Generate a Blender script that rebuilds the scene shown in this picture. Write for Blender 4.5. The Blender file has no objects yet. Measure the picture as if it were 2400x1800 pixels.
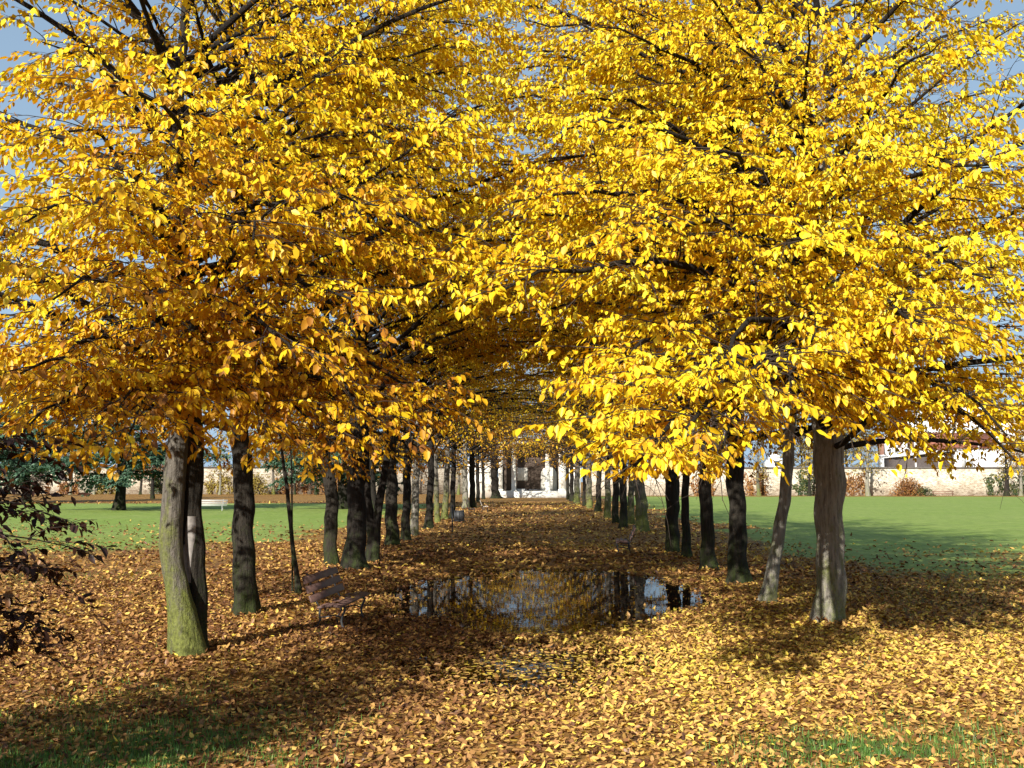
import bpy, math
import numpy as np
from mathutils import Vector, Matrix, Euler
from mathutils.bvhtree import BVHTree

R = math.radians
C = bpy.context.scene.collection
sc = bpy.context.scene

# ------------------------------------------------------------------ camera
F = 2460.0
CAMH = 2.5
cam = bpy.data.cameras.new('camera')
cam.sensor_width = 36
cam.lens = 36 * F / 2400
cam.clip_start = 0.1
cam.clip_end = 3000
co = bpy.data.objects.new('camera', cam)
C.objects.link(co)
co.location = (0, 0, CAMH)
co.rotation_euler = (R(90 + 5.23), 0, R(1.02))
sc.camera = co
CM = Euler(co.rotation_euler).to_matrix()
CP = Vector((0, 0, CAMH))


def ray(px, py):
    return CM @ Vector(((px - 1200) / F, (900 - py) / F, -1))


def at(px, py, Y):
    d = ray(px, py)
    return CP + d * (Y / d.y)


def gnd(px, py):
    d = ray(px, py)
    return CP + d * (-CAMH / d.z)


# ------------------------------------------------------------------ light
SUN_AZ, SUN_EL = 24, 27       # sun behind the camera, to its left
sdir = Vector((-math.sin(R(SUN_AZ)) * math.cos(R(SUN_EL)), -math.cos(R(SUN_AZ)) * math.cos(R(SUN_EL)), math.sin(R(SUN_EL))))
sl = bpy.data.lights.new('sun', 'SUN')
sl.energy = 5.0
sl.angle = R(0.5)
sl.color = (1.0, 0.965, 0.88)
so = bpy.data.objects.new('sun', sl)
C.objects.link(so)
so.location = (-30, -30, 40)
so.rotation_euler = sdir.to_track_quat('Z', 'Y').to_euler()

w = bpy.data.worlds.new('World')
sc.world = w
w.use_nodes = True
nt = w.node_tree
bg = nt.nodes['Background']
sky = nt.nodes.new('ShaderNodeTexSky')
sky.sky_type = 'NISHITA'
sky.sun_disc = False
sky.sun_elevation = R(SUN_EL)
sky.sun_rotation = R(180 + SUN_AZ)
sky.air_density = 1.0
sky.dust_density = 1.2
sky.ozone_density = 1.0
# thin bright cloud veil, mixed by view direction of the sky itself
tc = nt.nodes.new('ShaderNodeTexCoord')
mp = nt.nodes.new('ShaderNodeMapping')
mp.inputs['Scale'].default_value = (2.2, 2.2, 6.0)
nz = nt.nodes.new('ShaderNodeTexNoise')
nz.inputs['Scale'].default_value = 1.6
nz.inputs['Detail'].default_value = 6
nz.inputs['Roughness'].default_value = 0.6
rp = nt.nodes.new('ShaderNodeValToRGB')
rp.color_ramp.elements[0].position = 0.55
rp.color_ramp.elements[1].position = 0.72
mx = nt.nodes.new('ShaderNodeMixRGB')
mx.inputs['Color2'].default_value = (4.8, 6.9, 9.2, 1)
nt.links.new(tc.outputs['Generated'], mp.inputs['Vector'])
nt.links.new(mp.outputs['Vector'], nz.inputs['Vector'])
nt.links.new(nz.outputs['Fac'], rp.inputs['Fac'])
mm = nt.nodes.new('ShaderNodeMath')
mm.operation = 'MULTIPLY'
mm.inputs[1].default_value = 0.45
nt.links.new(rp.outputs['Color'], mm.inputs[0])
sxyz = nt.nodes.new('ShaderNodeSeparateXYZ')
nt.links.new(tc.outputs['Generated'], sxyz.inputs[0])
mr = nt.nodes.new('ShaderNodeMapRange')
mr.inputs['From Min'].default_value = 0.02
mr.inputs['From Max'].default_value = 0.4
mr.inputs['To Min'].default_value = 0.9
mr.inputs['To Max'].default_value = 0.55
nt.links.new(sxyz.outputs['Z'], mr.inputs['Value'])
mxx = nt.nodes.new('ShaderNodeMath')
mxx.operation = 'MAXIMUM'
nt.links.new(mm.outputs[0], mxx.inputs[0])
nt.links.new(mr.outputs['Result'], mxx.inputs[1])
nt.links.new(mxx.outputs[0], mx.inputs['Fac'])
nt.links.new(sky.outputs['Color'], mx.inputs['Color1'])
nt.links.new(mx.outputs['Color'], bg.inputs['Color'])
bg.inputs['Strength'].default_value = 0.05

sc.view_settings.view_transform = 'Standard'
sc.view_settings.look = 'None'
sc.view_settings.exposure = 0.92
sc.view_settings.gamma = 1.0
try:
    sc.cycles.max_bounces = 7
    sc.cycles.diffuse_bounces = 3
    sc.cycles.transmission_bounces = 4
    sc.cycles.transparent_max_bounces = 8
    sc.cycles.caustics_reflective = False
    sc.cycles.caustics_refractive = False
except Exception:
    pass


# ------------------------------------------------------------------ materials
class M:
    """tiny node helper"""

    def __init__(s, name):
        s.m = bpy.data.materials.new(name)
        s.m.use_nodes = True
        s.t = s.m.node_tree
        s.b = s.t.nodes['Principled BSDF']
        s.out = s.t.nodes['Material Output']

    def n(s, typ, **kw):
        nd = s.t.nodes.new('ShaderNode' + typ)
        for k, v in kw.items():
            if k in nd.inputs:
                nd.inputs[k].default_value = v
            else:
                setattr(nd, k, v)
        return nd

    def l(s, a, b):
        s.t.links.new(a, b)

    def coord(s, scale=(1, 1, 1), which='Object'):
        tc_ = s.n('TexCoord')
        mp_ = s.n('Mapping')
        mp_.inputs['Scale'].default_value = scale
        s.l(tc_.outputs[which], mp_.inputs['Vector'])
        return mp_.outputs['Vector']

    def ramp(s, fac, stops):
        r = s.n('ValToRGB')
        cr = r.color_ramp
        while len(cr.elements) > 1:
            cr.elements.remove(cr.elements[-1])
        cr.elements[0].position = stops[0][0]
        cr.elements[0].color = (*stops[0][1], 1)
        for p, c in stops[1:]:
            e = cr.elements.new(p)
            e.color = (*c, 1)
        s.l(fac, r.inputs['Fac'])
        return r.outputs['Color']

    def noise(s, vec, scale, detail=4, rough=0.55):
        n_ = s.n('TexNoise', Scale=scale, Detail=detail, Roughness=rough)
        s.l(vec, n_.inputs['Vector'])
        return n_.outputs['Fac']

    def mix(s, fac, a, b, mode='MIX'):
        x = s.n('MixRGB', blend_type=mode)
        for k, v in (('Fac', fac), ('Color1', a), ('Color2', b)):
            if hasattr(v, 'is_linked'):
                s.l(v, x.inputs[k])
            elif isinstance(v, (int, float)):
                x.inputs[k].default_value = v
            else:
                x.inputs[k].default_value = (*v, 1)
        return x.outputs['Color']

    def math(s, op, a, b=None):
        x = s.n('Math', operation=op)
        for i, v in enumerate((a, b)):
            if v is None:
                continue
            if hasattr(v, 'is_linked'):
                s.l(v, x.inputs[i])
            else:
                x.inputs[i].default_value = v
        return x.outputs[0]

    def bump(s, h, strength=0.5, dist=0.02):
        b_ = s.n('Bump', Strength=strength, Distance=dist)
        s.l(h, b_.inputs['Height'])
        s.l(b_.outputs['Normal'], s.b.inputs['Normal'])

    def base(s, col, rough=0.8, spec=0.3):
        if hasattr(col, 'is_linked'):
            s.l(col, s.b.inputs['Base Color'])
        else:
            s.b.inputs['Base Color'].default_value = (*col, 1)
        s.b.inputs['Roughness'].default_value = rough
        s.b.inputs['Specular IOR Level'].default_value = spec
        return s


def leaf_mat(name, stops, trans=0.4, tcol=(1.0, 0.72, 0.35)):
    m = M(name)
    at_ = m.n('Attribute', attribute_name='leaf_tint')
    col = m.ramp(at_.outputs['Fac'], stops)
    m.t.nodes.remove(m.b)
    d = m.n('BsdfDiffuse')
    tr = m.n('BsdfTranslucent')
    gl = m.n('BsdfGlossy', Roughness=0.45)
    gl.inputs['Color'].default_value = (1, 1, 1, 1)
    tcn = m.mix(1.0, col, tcol, 'MULTIPLY')
    m.l(col, d.inputs['Color'])
    m.l(tcn, tr.inputs['Color'])
    a = m.n('MixShader')
    a.inputs[0].default_value = trans
    m.l(d.outputs[0], a.inputs[1])
    m.l(tr.outputs[0], a.inputs[2])
    b = m.n('MixShader')
    b.inputs[0].default_value = 0.018
    m.l(a.outputs[0], b.inputs[1])
    m.l(gl.outputs[0], b.inputs[2])
    m.l(b.outputs[0], m.out.inputs['Surface'])
    return m.m


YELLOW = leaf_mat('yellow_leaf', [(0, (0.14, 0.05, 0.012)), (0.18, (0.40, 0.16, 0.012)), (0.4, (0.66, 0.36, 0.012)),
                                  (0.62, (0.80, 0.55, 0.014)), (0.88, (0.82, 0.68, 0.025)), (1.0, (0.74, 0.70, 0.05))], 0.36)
LITTER = leaf_mat('fallen_leaf', [(0, (0.065, 0.03, 0.018)), (0.28, (0.18, 0.08, 0.035)), (0.52, (0.40, 0.21, 0.07)),
                                  (0.78, (0.66, 0.43, 0.11)), (1.0, (0.80, 0.62, 0.09))], 0.15)
BEECH = leaf_mat('copper_leaf', [(0, (0.018, 0.009, 0.007)), (0.7, (0.05, 0.02, 0.012)), (1.0, (0.18, 0.075, 0.02))], 0.15)
CEDAR = leaf_mat('cedar_needles', [(0, (0.02, 0.045, 0.025)), (0.5, (0.05, 0.10, 0.06)), (1.0, (0.13, 0.20, 0.12))], 0.1, (1, 1, 1))
OLIVE = leaf_mat('olive_leaf', [(0, (0.10, 0.07, 0.02)), (0.5, (0.30, 0.22, 0.05)), (1.0, (0.50, 0.40, 0.06))], 0.35)
RUST = leaf_mat('rust_leaf', [(0, (0.10, 0.04, 0.02)), (0.5, (0.30, 0.13, 0.04)), (1.0, (0.52, 0.29, 0.08))], 0.35)
IVY = leaf_mat('ivy_leaf', [(0, (0.02, 0.04, 0.015)), (0.6, (0.05, 0.08, 0.025)), (1.0, (0.16, 0.14, 0.04))], 0.15)
GRASSB = leaf_mat('grass_blade', [(0, (0.05, 0.12, 0.02)), (0.6, (0.10, 0.22, 0.035)), (1.0, (0.22, 0.30, 0.07))], 0.35, (1, 1, 0.6))


def bark_mat(name, dark, light, moss, mossz=3.0, mosscol=(0.14, 0.155, 0.03)):
    m = M(name)
    v = m.coord((11, 11, 1.5))
    v2 = m.coord((1, 1, 1))
    n1 = m.noise(v, 2.2, 6, 0.65)
    n2 = m.noise(v2, 5.0, 4, 0.6)
    col = m.ramp(n1, [(0.30, dark), (0.52, light), (0.75, tuple(min(1, c * 1.35) for c in light))])
    col = m.mix(m.math('MULTIPLY', n2, 0.35), col, tuple(c * 0.6 for c in light), 'MIX')
    # pale lichen spots
    vo = m.n('TexVoronoi', Scale=14.0)
    m.l(v2, vo.inputs['Vector'])
    lich = m.math('LESS_THAN', vo.outputs['Distance'], 0.16)
    lich = m.math('MULTIPLY', lich, m.math('GREATER_THAN', n2, 0.55))
    col = m.mix(m.math('MULTIPLY', lich, 0.4), col, tuple(c * 2.2 for c in light))
    if moss > 0:
        sp = m.n('SeparateXYZ')
        m.l(m.n('TexCoord').outputs['Object'], sp.inputs[0])
        hz = m.math('SUBTRACT', 1.0, m.math('DIVIDE', sp.outputs['Z'], mossz))
        n3 = m.noise(m.coord((1.6, 1.6, 0.7)), 3.0, 8, 0.75)
        k = m.math('ADD', m.math('MULTIPLY', hz, 0.26 * moss), n3)
        f = m.ramp(k, [(0.54, (0, 0, 0)), (0.74, (1, 1, 1))])
        n4 = m.noise(v2, 22, 3)
        mc = m.ramp(n4, [(0.3, tuple(c * 0.5 for c in mosscol)), (0.7, tuple(c * 1.35 for c in mosscol))])
        col = m.mix(m.math('MULTIPLY', f, 0.85), col, mc)
    m.base(col, 0.9, 0.15)
    hb = m.math('ADD', m.math('MULTIPLY', n1, 1.0), m.math('MULTIPLY', m.noise(v2, 40, 3), 0.35))
    m.bump(hb, 1.0, 0.05)
    return m.m


BARK_MOSS = bark_mat('mossy_bark', (0.026, 0.022, 0.017), (0.14, 0.122, 0.10), 1.1, 2.6)
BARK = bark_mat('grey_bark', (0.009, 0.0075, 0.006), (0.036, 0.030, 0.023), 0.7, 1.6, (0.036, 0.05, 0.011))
BARK_PALE = bark_mat('pale_bark', (0.07, 0.06, 0.05), (0.25, 0.225, 0.185), 0.5, 2.2, (0.16, 0.18, 0.04))
BARK_DARK = bark_mat('dark_bark', (0.007, 0.006, 0.005), (0.026, 0.021, 0.017), 0.5, 1.5, (0.035, 0.05, 0.012))

TWIG = M('twig_bark').base((0.05, 0.037, 0.028), 0.9, 0.1).m


def simple(name, col, rough=0.7, var=0.25, scale=8, spec=0.3, metal=0):
    m = M(name)
    n1 = m.noise(m.coord(), scale, 5, 0.6)
    c = m.ramp(n1, [(0.25, tuple(x * (1 - var) for x in col)), (0.75, tuple(min(1, x * (1 + var)) for x in col))])
    m.base(c, rough, spec)
    m.b.inputs['Metallic'].default_value = metal
    m.bump(n1, 0.15, 0.01)
    return m.m


# ------------------------------------------------------------------ mesh helpers
def np_mesh(name, V, polys, mats, attr=None, matidx=None, smooth=False):
    me = bpy.data.meshes.new(name)
    V = np.asarray(V, dtype=np.float32)
    me.vertices.add(len(V))
    me.vertices.foreach_set('co', V.ravel())
    polys = [np.asarray(p, dtype=np.int32) for p in polys if len(p)]
    idx = np.concatenate([p.ravel() for p in polys])
    tot = np.concatenate([np.full(len(p), p.shape[1], np.int32) for p in polys])
    start = np.concatenate([[0], np.cumsum(tot)[:-1]]).astype(np.int32)
    me.loops.add(len(idx))
    me.loops.foreach_set('vertex_index', idx)
    me.polygons.add(len(tot))
    me.polygons.foreach_set('loop_start', start)
    me.polygons.foreach_set('loop_total', tot)
    if matidx is not None:
        me.polygons.foreach_set('material_index', np.asarray(matidx, np.int32))
    if smooth:
        me.polygons.foreach_set('use_smooth', np.ones(len(tot), bool))
    for m in (mats if isinstance(mats, (list, tuple)) else [mats]):
        me.materials.append(m)
    if attr is not None:
        for k, a in attr.items():
            at_ = me.attributes.new(k, 'FLOAT', 'POINT')
            at_.data.foreach_set('value', np.asarray(a, np.float32))
    me.update(calc_edges=True)
    return me


def link(name, me, parent=None, loc=None):
    o = bpy.data.objects.new(name, me)
    C.objects.link(o)
    if parent is not None:
        o.parent = parent
    if loc is not None:
        o.location = loc
    return o


def thing(name, label, cat, loc=(0, 0, 0), rz=0, group=None):
    o = bpy.data.objects.new(name, None)
    o.empty_display_size = 0.2
    C.objects.link(o)
    o.location = loc
    o.rotation_euler = (0, 0, rz)
    o['label'] = label
    o['category'] = cat
    if group:
        o['group'] = group
    return o


class MB:
    """collects boxes and tubes into one mesh"""

    def __init__(s):
        s.v = []
        s.f4 = []
        s.fn = []
        s.k = 0

    def add(s, V, quads):
        V = np.asarray(V, float)
        s.v.append(V)
        s.f4.append(np.asarray(quads, int) + s.k)
        s.k += len(V)

    def box(s, x0, x1, y0, y1, z0, z1, bev=0.0):
        P = np.array([[x, y, z] for x in (x0, x1) for y in (y0, y1) for z in (z0, z1)], float)
        q = [[0, 1, 3, 2], [4, 6, 7, 5], [0, 4, 5, 1], [2, 3, 7, 6], [0, 2, 6, 4], [1, 5, 7, 3]]
        s.add(P, q)

    def obox(s, c, ax, ay, az, hx, hy, hz):
        """box centred at c with axes; rounded a little by an extra chamfer ring"""
        c, ax, ay, az = [np.array(t, float) for t in (c, ax, ay, az)]
        b = min(hx, hy, hz) * 0.3
        V = []
        for sx, hx_, hz_ in ((-1, hx - b, hz - b), (-1, hx, hz), (1, hx, hz), (1, hx - b, hz - b)):
            pass
        # cross-section octagon in (ax,az), extruded along ay
        oc = [(hx, hz - b), (hx - b, hz), (-hx + b, hz), (-hx, hz - b), (-hx, -hz + b), (-hx + b, -hz), (hx - b, -hz), (hx, -hz + b)]
        for sy in (-1, 1):
            for (a, d) in oc:
                V.append(c + ax * a + az * d + ay * hy * sy)
        q = [[i, (i + 1) % 8, 8 + (i + 1) % 8, 8 + i] for i in range(8)]
        q += [[0, 7, 6, 1], [1, 6, 5, 2], [2, 5, 4, 3], [8, 9, 14, 15], [9, 10, 13, 14], [10, 11, 12, 13]]
        s.add(V, q)

    def tube(s, pts, rad, sides=8, cap=True):
        V, q = tubes(np.array([pts], float), np.array([rad], float) if np.ndim(rad) else np.full((1, len(pts)), rad), sides)
        if cap:
            n = len(pts)
            V = np.vstack([V, [pts[0]], [pts[-1]]])
            c0, c1 = n * sides, n * sides + 1
            qq = [[c0, (i + 1) % sides, i, i] for i in range(0)]
            # caps from quads (sides even)
            for i in range(0, sides, 2):
                qq.append([c0, (i + 2) % sides, i + 1, i])
                b = (n - 1) * sides
                qq.append([c1, b + i, b + i + 1, b + (i + 2) % sides])
            q = np.vstack([q, qq])
        s.add(V, q)

    def prism(s, poly, y0, y1):
        """extrude polygon of (x,z) from y0 to y1 (quads + ngon caps)"""
        n = len(poly)
        V = [(x, y0, z) for x, z in poly] + [(x, y1, z) for x, z in poly]
        q = [[i, (i + 1) % n, n + (i + 1) % n, n + i] for i in range(n)]
        k = s.k
        s.add(V, q)
        s.fn.append([k + i for i in range(n)][::-1])
        s.fn.append([k + n + i for i in range(n)])

    def build(s, name, mat, parent=None, smooth=False, loc=None):
        polys = [np.vstack(s.f4)] + [np.array([f]) for f in s.fn]
        return link(name, np_mesh(name, np.vstack(s.v), polys, mat, smooth=smooth), parent, loc)


def tubes(P, Rr, sides):
    """P (B,n,3), Rr (B,n) -> verts, quads"""
    B, n, _ = P.shape
    T = np.gradient(P, axis=1)
    T /= np.linalg.norm(T, axis=2, keepdims=True) + 1e-9
    up = np.where(np.abs(T[..., 2:3]) > 0.9, np.array([1.0, 0, 0]), np.array([0, 0, 1.0]))
    A = np.cross(T, up)
    A /= np.linalg.norm(A, axis=2, keepdims=True) + 1e-9
    Bn = np.cross(T, A)
    th = np.linspace(0, 2 * np.pi, sides, endpoint=False)
    V = P[:, :, None, :] + Rr[:, :, None, None] * (A[:, :, None, :] * np.cos(th)[None, None, :, None] + Bn[:, :, None, :] * np.sin(th)[None, None, :, None])
    base = np.arange(B * n * sides).reshape(B, n, sides)
    a = base[:, :-1, :]
    b = np.roll(a, -1, axis=2)
    c = base[:, 1:, :]
    d = np.roll(c, -1, axis=2)
    q = np.stack([a, b, d, c], -1).reshape(-1, 4)
    return V.reshape(-1, 3), q


def paths(P0, az, p0, p1, L, n, rng, wig=0.08):
    B = len(az)
    t = np.linspace(0, 1, n)[None, :]
    p = p0[:, None] * (1 - t) + p1[:, None] * t + np.cumsum(rng.normal(0, wig * 0.5, (B, n)), 1)
    a = az[:, None] + np.cumsum(rng.normal(0, wig, (B, n)), 1)
    D = np.stack([np.cos(p) * np.cos(a), np.cos(p) * np.sin(a), np.sin(p)], -1)
    st = D[:, :-1] * (L[:, None, None] / (n - 1))
    return np.concatenate([P0[:, None, :], P0[:, None, :] + np.cumsum(st, 1)], 1)


def sample(P, idx, u):
    """point and tangent on path idx at u"""
    n = P.shape[1]
    f = np.clip(u, 0, 0.9999) * (n - 1)
    i = f.astype(int)
    w_ = (f - i)[:, None]
    a, b = P[idx, i], P[idx, i + 1]
    T = b - a
    T = T / (np.linalg.norm(T, axis=1, keepdims=True) + 1e-9)
    return a * (1 - w_) + b * w_, T


def leaf_verts(P, D, roll, L, W, fold, curl):
    up = np.array([0, 0, 1.0])
    H = np.cross(D, up)
    H /= np.linalg.norm(H, axis=1, keepdims=True) + 1e-6
    N = np.cross(H, D)
    c, s_ = np.cos(roll)[:, None], np.sin(roll)[:, None]
    w_ = H * c + N * s_
    n_ = -H * s_ + N * c
    L, W, fold, curl = L[:, None], W[:, None], fold[:, None], curl[:, None]
    b = P
    l1 = P + D * L * .30 + w_ * W * .46 + n_ * fold
    l2 = P + D * L * .68 + w_ * W * .36 + n_ * (fold * .7 - curl * .3)
    tp = P + D * L - n_ * curl
    r2 = P + D * L * .68 - w_ * W * .36 + n_ * (fold * .7 - curl * .3)
    r1 = P + D * L * .30 - w_ * W * .46 + n_ * fold
    m1 = P + D * L * .5 - n_ * curl * 0.1
    V = np.stack([b, l1, l2, tp, r2, r1], 1).reshape(-1, 3)
    k = np.arange(len(P))[:, None] * 6
    q = np.concatenate([k + np.array([[0, 1, 2, 3]]), k + np.array([[0, 3, 4, 5]])])
    return V, q


def norm(a):
    return a / (np.linalg.norm(a, axis=1, keepdims=True) + 1e-9)


# ------------------------------------------------------------------ tree crowns
def bezier(a, b, c, n):
    t = np.linspace(0, 1, n)[:, None]
    return a * (1 - t) ** 2 + b * 2 * t * (1 - t) + c * t ** 2


class Crown:
    pass


def make_crown(seed, H=11.5, zb=3.2, rmax=5.2, nl=28, sec_gap=0.36, tw_gap=0.17, lf_gap=0.06, leaf=0.11, clip=None,
               extras=(), low_pitch=18, low_end=-10, tint=(0.62, 0.16), orange=0.25, axis=None, keep=1.0, twig_r=0.003, topr=0.35,
               leafw=0.58, droop=(15, 75), zmin=2.9, sec_len=1.0, up=45, xgap=None, tier=0.0, gap=0.22, oside=None, seca=0.16, xsec=1.0, gside=None):
    """everything relative to the crown axis at ground level; axis(z) gives the stem position"""
    rng = np.random.default_rng(seed)
    ax = axis if axis is not None else (lambda z: np.stack([np.zeros_like(z), np.zeros_like(z)], -1))
    i = np.arange(nl)
    t = (i + 0.5) / nl
    z0 = zb + (H - zb) * t ** 1.15
    if tier:
        z0 = zb + np.round((z0 - zb) / tier) * tier + rng.normal(0, 0.13, nl)
    az = i * 2.39996 + rng.normal(0, 0.25, nl)
    prof = np.clip(1.0 - 0.75 * t ** 1.3, topr, 1) * (0.75 + 0.5 * rng.random(nl)) * np.minimum(1, 0.72 + t * 1.8)
    L = rmax * prof * 1.08
    p0 = np.radians(low_pitch + up * t + rng.normal(0, 7, nl))
    p1 = np.radians(low_end + (up + 12) * t + rng.normal(0, 8, nl))
    P0 = np.concatenate([ax(z0), z0[:, None]], 1)
    n = 12
    LP = paths(P0, az, p0, p1, L, n, rng, 0.07)
    isx = np.zeros(nl, bool)
    if len(extras):
        E = []
        for (zs, end) in extras:
            e = np.array(end, float)
            a = np.concatenate([ax(np.array([zs]))[0], [zs]])
            mid = (a + e) / 2 + np.array([0, 0, 0.22 * np.linalg.norm(e - a) * 0.8 + 0.2])
            pth = bezier(a, mid, e, n)
            pth[1:-1] += rng.normal(0, 0.05, (n - 2, 3))
            E.append(pth)
        E = np.array(E)
        LP = np.concatenate([LP, E])
        L = np.concatenate([L, np.linalg.norm(np.diff(E, axis=1), axis=2).sum(1)])
        isx = np.concatenate([isx, np.ones(len(E), bool)])
    if clip is not None:
        bad = np.array([(~clip(LP[j_])).mean() > 0.12 for j_ in range(len(LP))]) & ~isx
        LP, L, isx = LP[~bad], L[~bad], isx[~bad]
    nl2 = len(L)
    Lr = (0.014 + 0.0085 * L)[:, None] * (1 - np.linspace(0, 0.86, n)[None, :]) ** 1.0
    # secondaries
    cnt = np.maximum(4, (L / sec_gap).astype(int))
    idx = np.repeat(np.arange(nl2), cnt)
    k = np.concatenate([np.arange(c) for c in cnt])
    u = seca + (1 - seca) * (k + rng.random(len(k)) * 0.8) / np.repeat(cnt, cnt)
    u = np.minimum(u, 0.995)
    Ps, Ts = sample(LP, idx, u)
    a0 = np.arctan2(Ts[:, 1], Ts[:, 0])
    side = np.where(k % 2 == 0, 1, -1)
    fan = np.radians(58 - 40 * u ** 2 + rng.normal(0, 10, len(u)))
    az2 = a0 + side * fan
    pit = np.arcsin(np.clip(Ts[:, 2], -1, 1)) * 0.6 + np.radians(rng.normal(4, 12, len(u)))
    L2 = sec_len * (0.55 + 0.30 * L[idx] * (1.05 - u)) * (0.7 + 0.6 * rng.random(len(u)))
    L2 = L2 * np.where(isx[idx], xsec, 1.0)
    n2 = 6
    SP = paths(Ps, az2, pit, pit - np.radians(22), L2, n2, rng, 0.10)
    mid = SP[:, 3]
    ok = np.ones(len(SP), bool)
    if clip is not None:
        ok &= clip(mid) | (isx[idx] & (xgap(mid) if xgap else True))
    ok &= (mid[:, 2] > zmin) | isx[idx]
    SP, L2, idx, az2 = SP[ok], L2[ok], idx[ok], az2[ok]
    clump = rng.normal(0, 1, nl2)[idx] * 0.5 + rng.normal(0, 1, len(idx)) * 0.7
    Sr = np.clip(0.004 + 0.0045 * L2, 0.004, 0.016)[:, None] * (1 - np.linspace(0, 0.7, n2)[None, :])
    # twigs
    c2 = np.maximum(2, (L2 / tw_gap).astype(int))
    i2 = np.repeat(np.arange(len(SP)), c2)
    k2 = np.concatenate([np.arange(c) for c in c2])
    u2 = np.minimum(0.12 + 0.88 * (k2 + rng.random(len(k2))) / np.repeat(c2, c2), 0.99)
    Pt, Tt = sample(SP, i2, u2)
    a3 = np.arctan2(Tt[:, 1], Tt[:, 0]) + np.where(k2 % 2 == 0, 1, -1) * np.radians(55 - 30 * u2 + rng.normal(0, 12, len(u2)))
    p3 = np.arcsin(np.clip(Tt[:, 2], -1, 1)) * 0.7 + np.radians(rng.normal(-4, 16, len(u2)))
    L3 = (0.22 + 0.30 * rng.random(len(u2))) * (leaf / 0.11) ** 0.6
    TP = paths(Pt, a3, p3, p3 - np.radians(18), L3, 3, rng, 0.08)
    Tr = np.full((len(TP), 3), twig_r) * np.array([[1.2, 0.9, 0.5]])
    # leaves
    c3 = np.maximum(2, (L3 / lf_gap).astype(int))
    i3 = np.repeat(np.arange(len(TP)), c3)
    k3 = np.concatenate([np.arange(c) for c in c3])
    u3 = np.minimum(0.15 + 0.85 * (k3 + 0.5) / np.repeat(c3, c3), 0.99)
    Pl, Tl = sample(TP, i3, u3)
    if keep < 1:
        s_ = rng.random(len(Pl)) < keep
        i3, k3, Pl, Tl = i3[s_], k3[s_], Pl[s_], Tl[s_]
    NL = len(Pl)
    a4 = np.arctan2(Tl[:, 1], Tl[:, 0]) + np.where(k3 % 2 == 0, 1, -1) * np.radians(np.abs(rng.normal(42, 18, NL)))
    p4 = -np.radians(droop[0] + (droop[1] - droop[0]) * rng.random(NL)) + np.radians(rng.normal(0, 8, NL))
    D = np.stack([np.cos(p4) * np.cos(a4), np.cos(p4) * np.sin(a4), np.sin(p4)], -1)
    Pl = Pl + D * leaf * 0.12
    Ll = leaf * (0.55 + 0.75 * rng.random(NL))
    okl = Pl[:, 2] > zmin - 0.35
    if gap > 0:
        pk = rng.uniform(0, 6.28, 6)
        nn = (np.sin(Pl[:, 0] * 2.6 + pk[0] + 1.2 * np.sin(Pl[:, 1] * 1.9)) + np.sin(Pl[:, 1] * 2.9 + pk[1] + 1.2 * np.sin(Pl[:, 2] * 3.1)) + np.sin(Pl[:, 2] * 4.3 + pk[2] + np.sin(Pl[:, 0] * 2.1))
              + 0.6 * np.sin(Pl[:, 0] * 6.1 + pk[3]) * np.sin(Pl[:, 1] * 5.7 + pk[4]))
        ge = 0.0 if gside is None else gside[1] / (1 + np.exp(-(Pl[:, 0] - gside[0]) * 1.5)) * np.clip((9.0 - Pl[:, 2]) / 3.0, 0, 1)
        okl &= (nn > -1.75 + 6.0 * (gap + ge - 0.25)) | (rng.random(NL) < 0.12)
    if clip is not None:
        okl &= clip(Pl) | (isx[idx[i2[i3]]] & (xgap(Pl) if xgap else True))
    Pl, D, Ll, i3 = Pl[okl], D[okl], Ll[okl], i3[okl]
    NL = len(Pl)
    V, q = leaf_verts(Pl, D, rng.normal(0, 0.5, NL), Ll, Ll * leafw * (0.75 + 0.45 * rng.random(NL)), Ll * rng.normal(0.06, 0.07, NL), Ll * rng.normal(0.08, 0.13, NL))
    inner = np.hypot(Pl[:, 0] - ax(Pl[:, 2])[:, 0], Pl[:, 1] - ax(Pl[:, 2])[:, 1]) / rmax
    tn = tint[0] + tint[1] * (0.75 * rng.normal(0, 1, NL) + 0.6 * clump[i2[i3]])
    ow = 1.0 if oside is None else 1 / (1 + np.exp(-(Pl[:, 0] - oside) * 1.3))  # sunlit side left yellow, its light put into the tint
    tn -= orange * np.clip(1.0 - (Pl[:, 2] - zmin) / 4.5, 0, 1) * ow  # lower leaves browner by nature, with their shade added to the tint
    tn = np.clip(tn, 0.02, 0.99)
    ST = tubes(SP, Sr, 4)
    TT = tubes(TP, Tr, 3)
    VV = np.concatenate([V, ST[0], TT[0]])
    polys = [np.concatenate([q, ST[1] + len(V), TT[1] + len(V) + len(ST[0])])]
    mi = np.zeros(len(polys[0]), int)
    mi[len(q):] = 1
    c = Crown()
    c.V, c.polys, c.mi = VV, polys, mi
    c.tint = np.concatenate([np.repeat(tn, 6), np.zeros(len(VV) - len(V))])
    c.LP, c.Lr, c.nleaf = LP, Lr, NL
    return c


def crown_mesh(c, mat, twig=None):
    return np_mesh('crown', c.V, c.polys, [mat, twig or TWIG], {'leaf_tint': c.tint}, c.mi)


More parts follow.
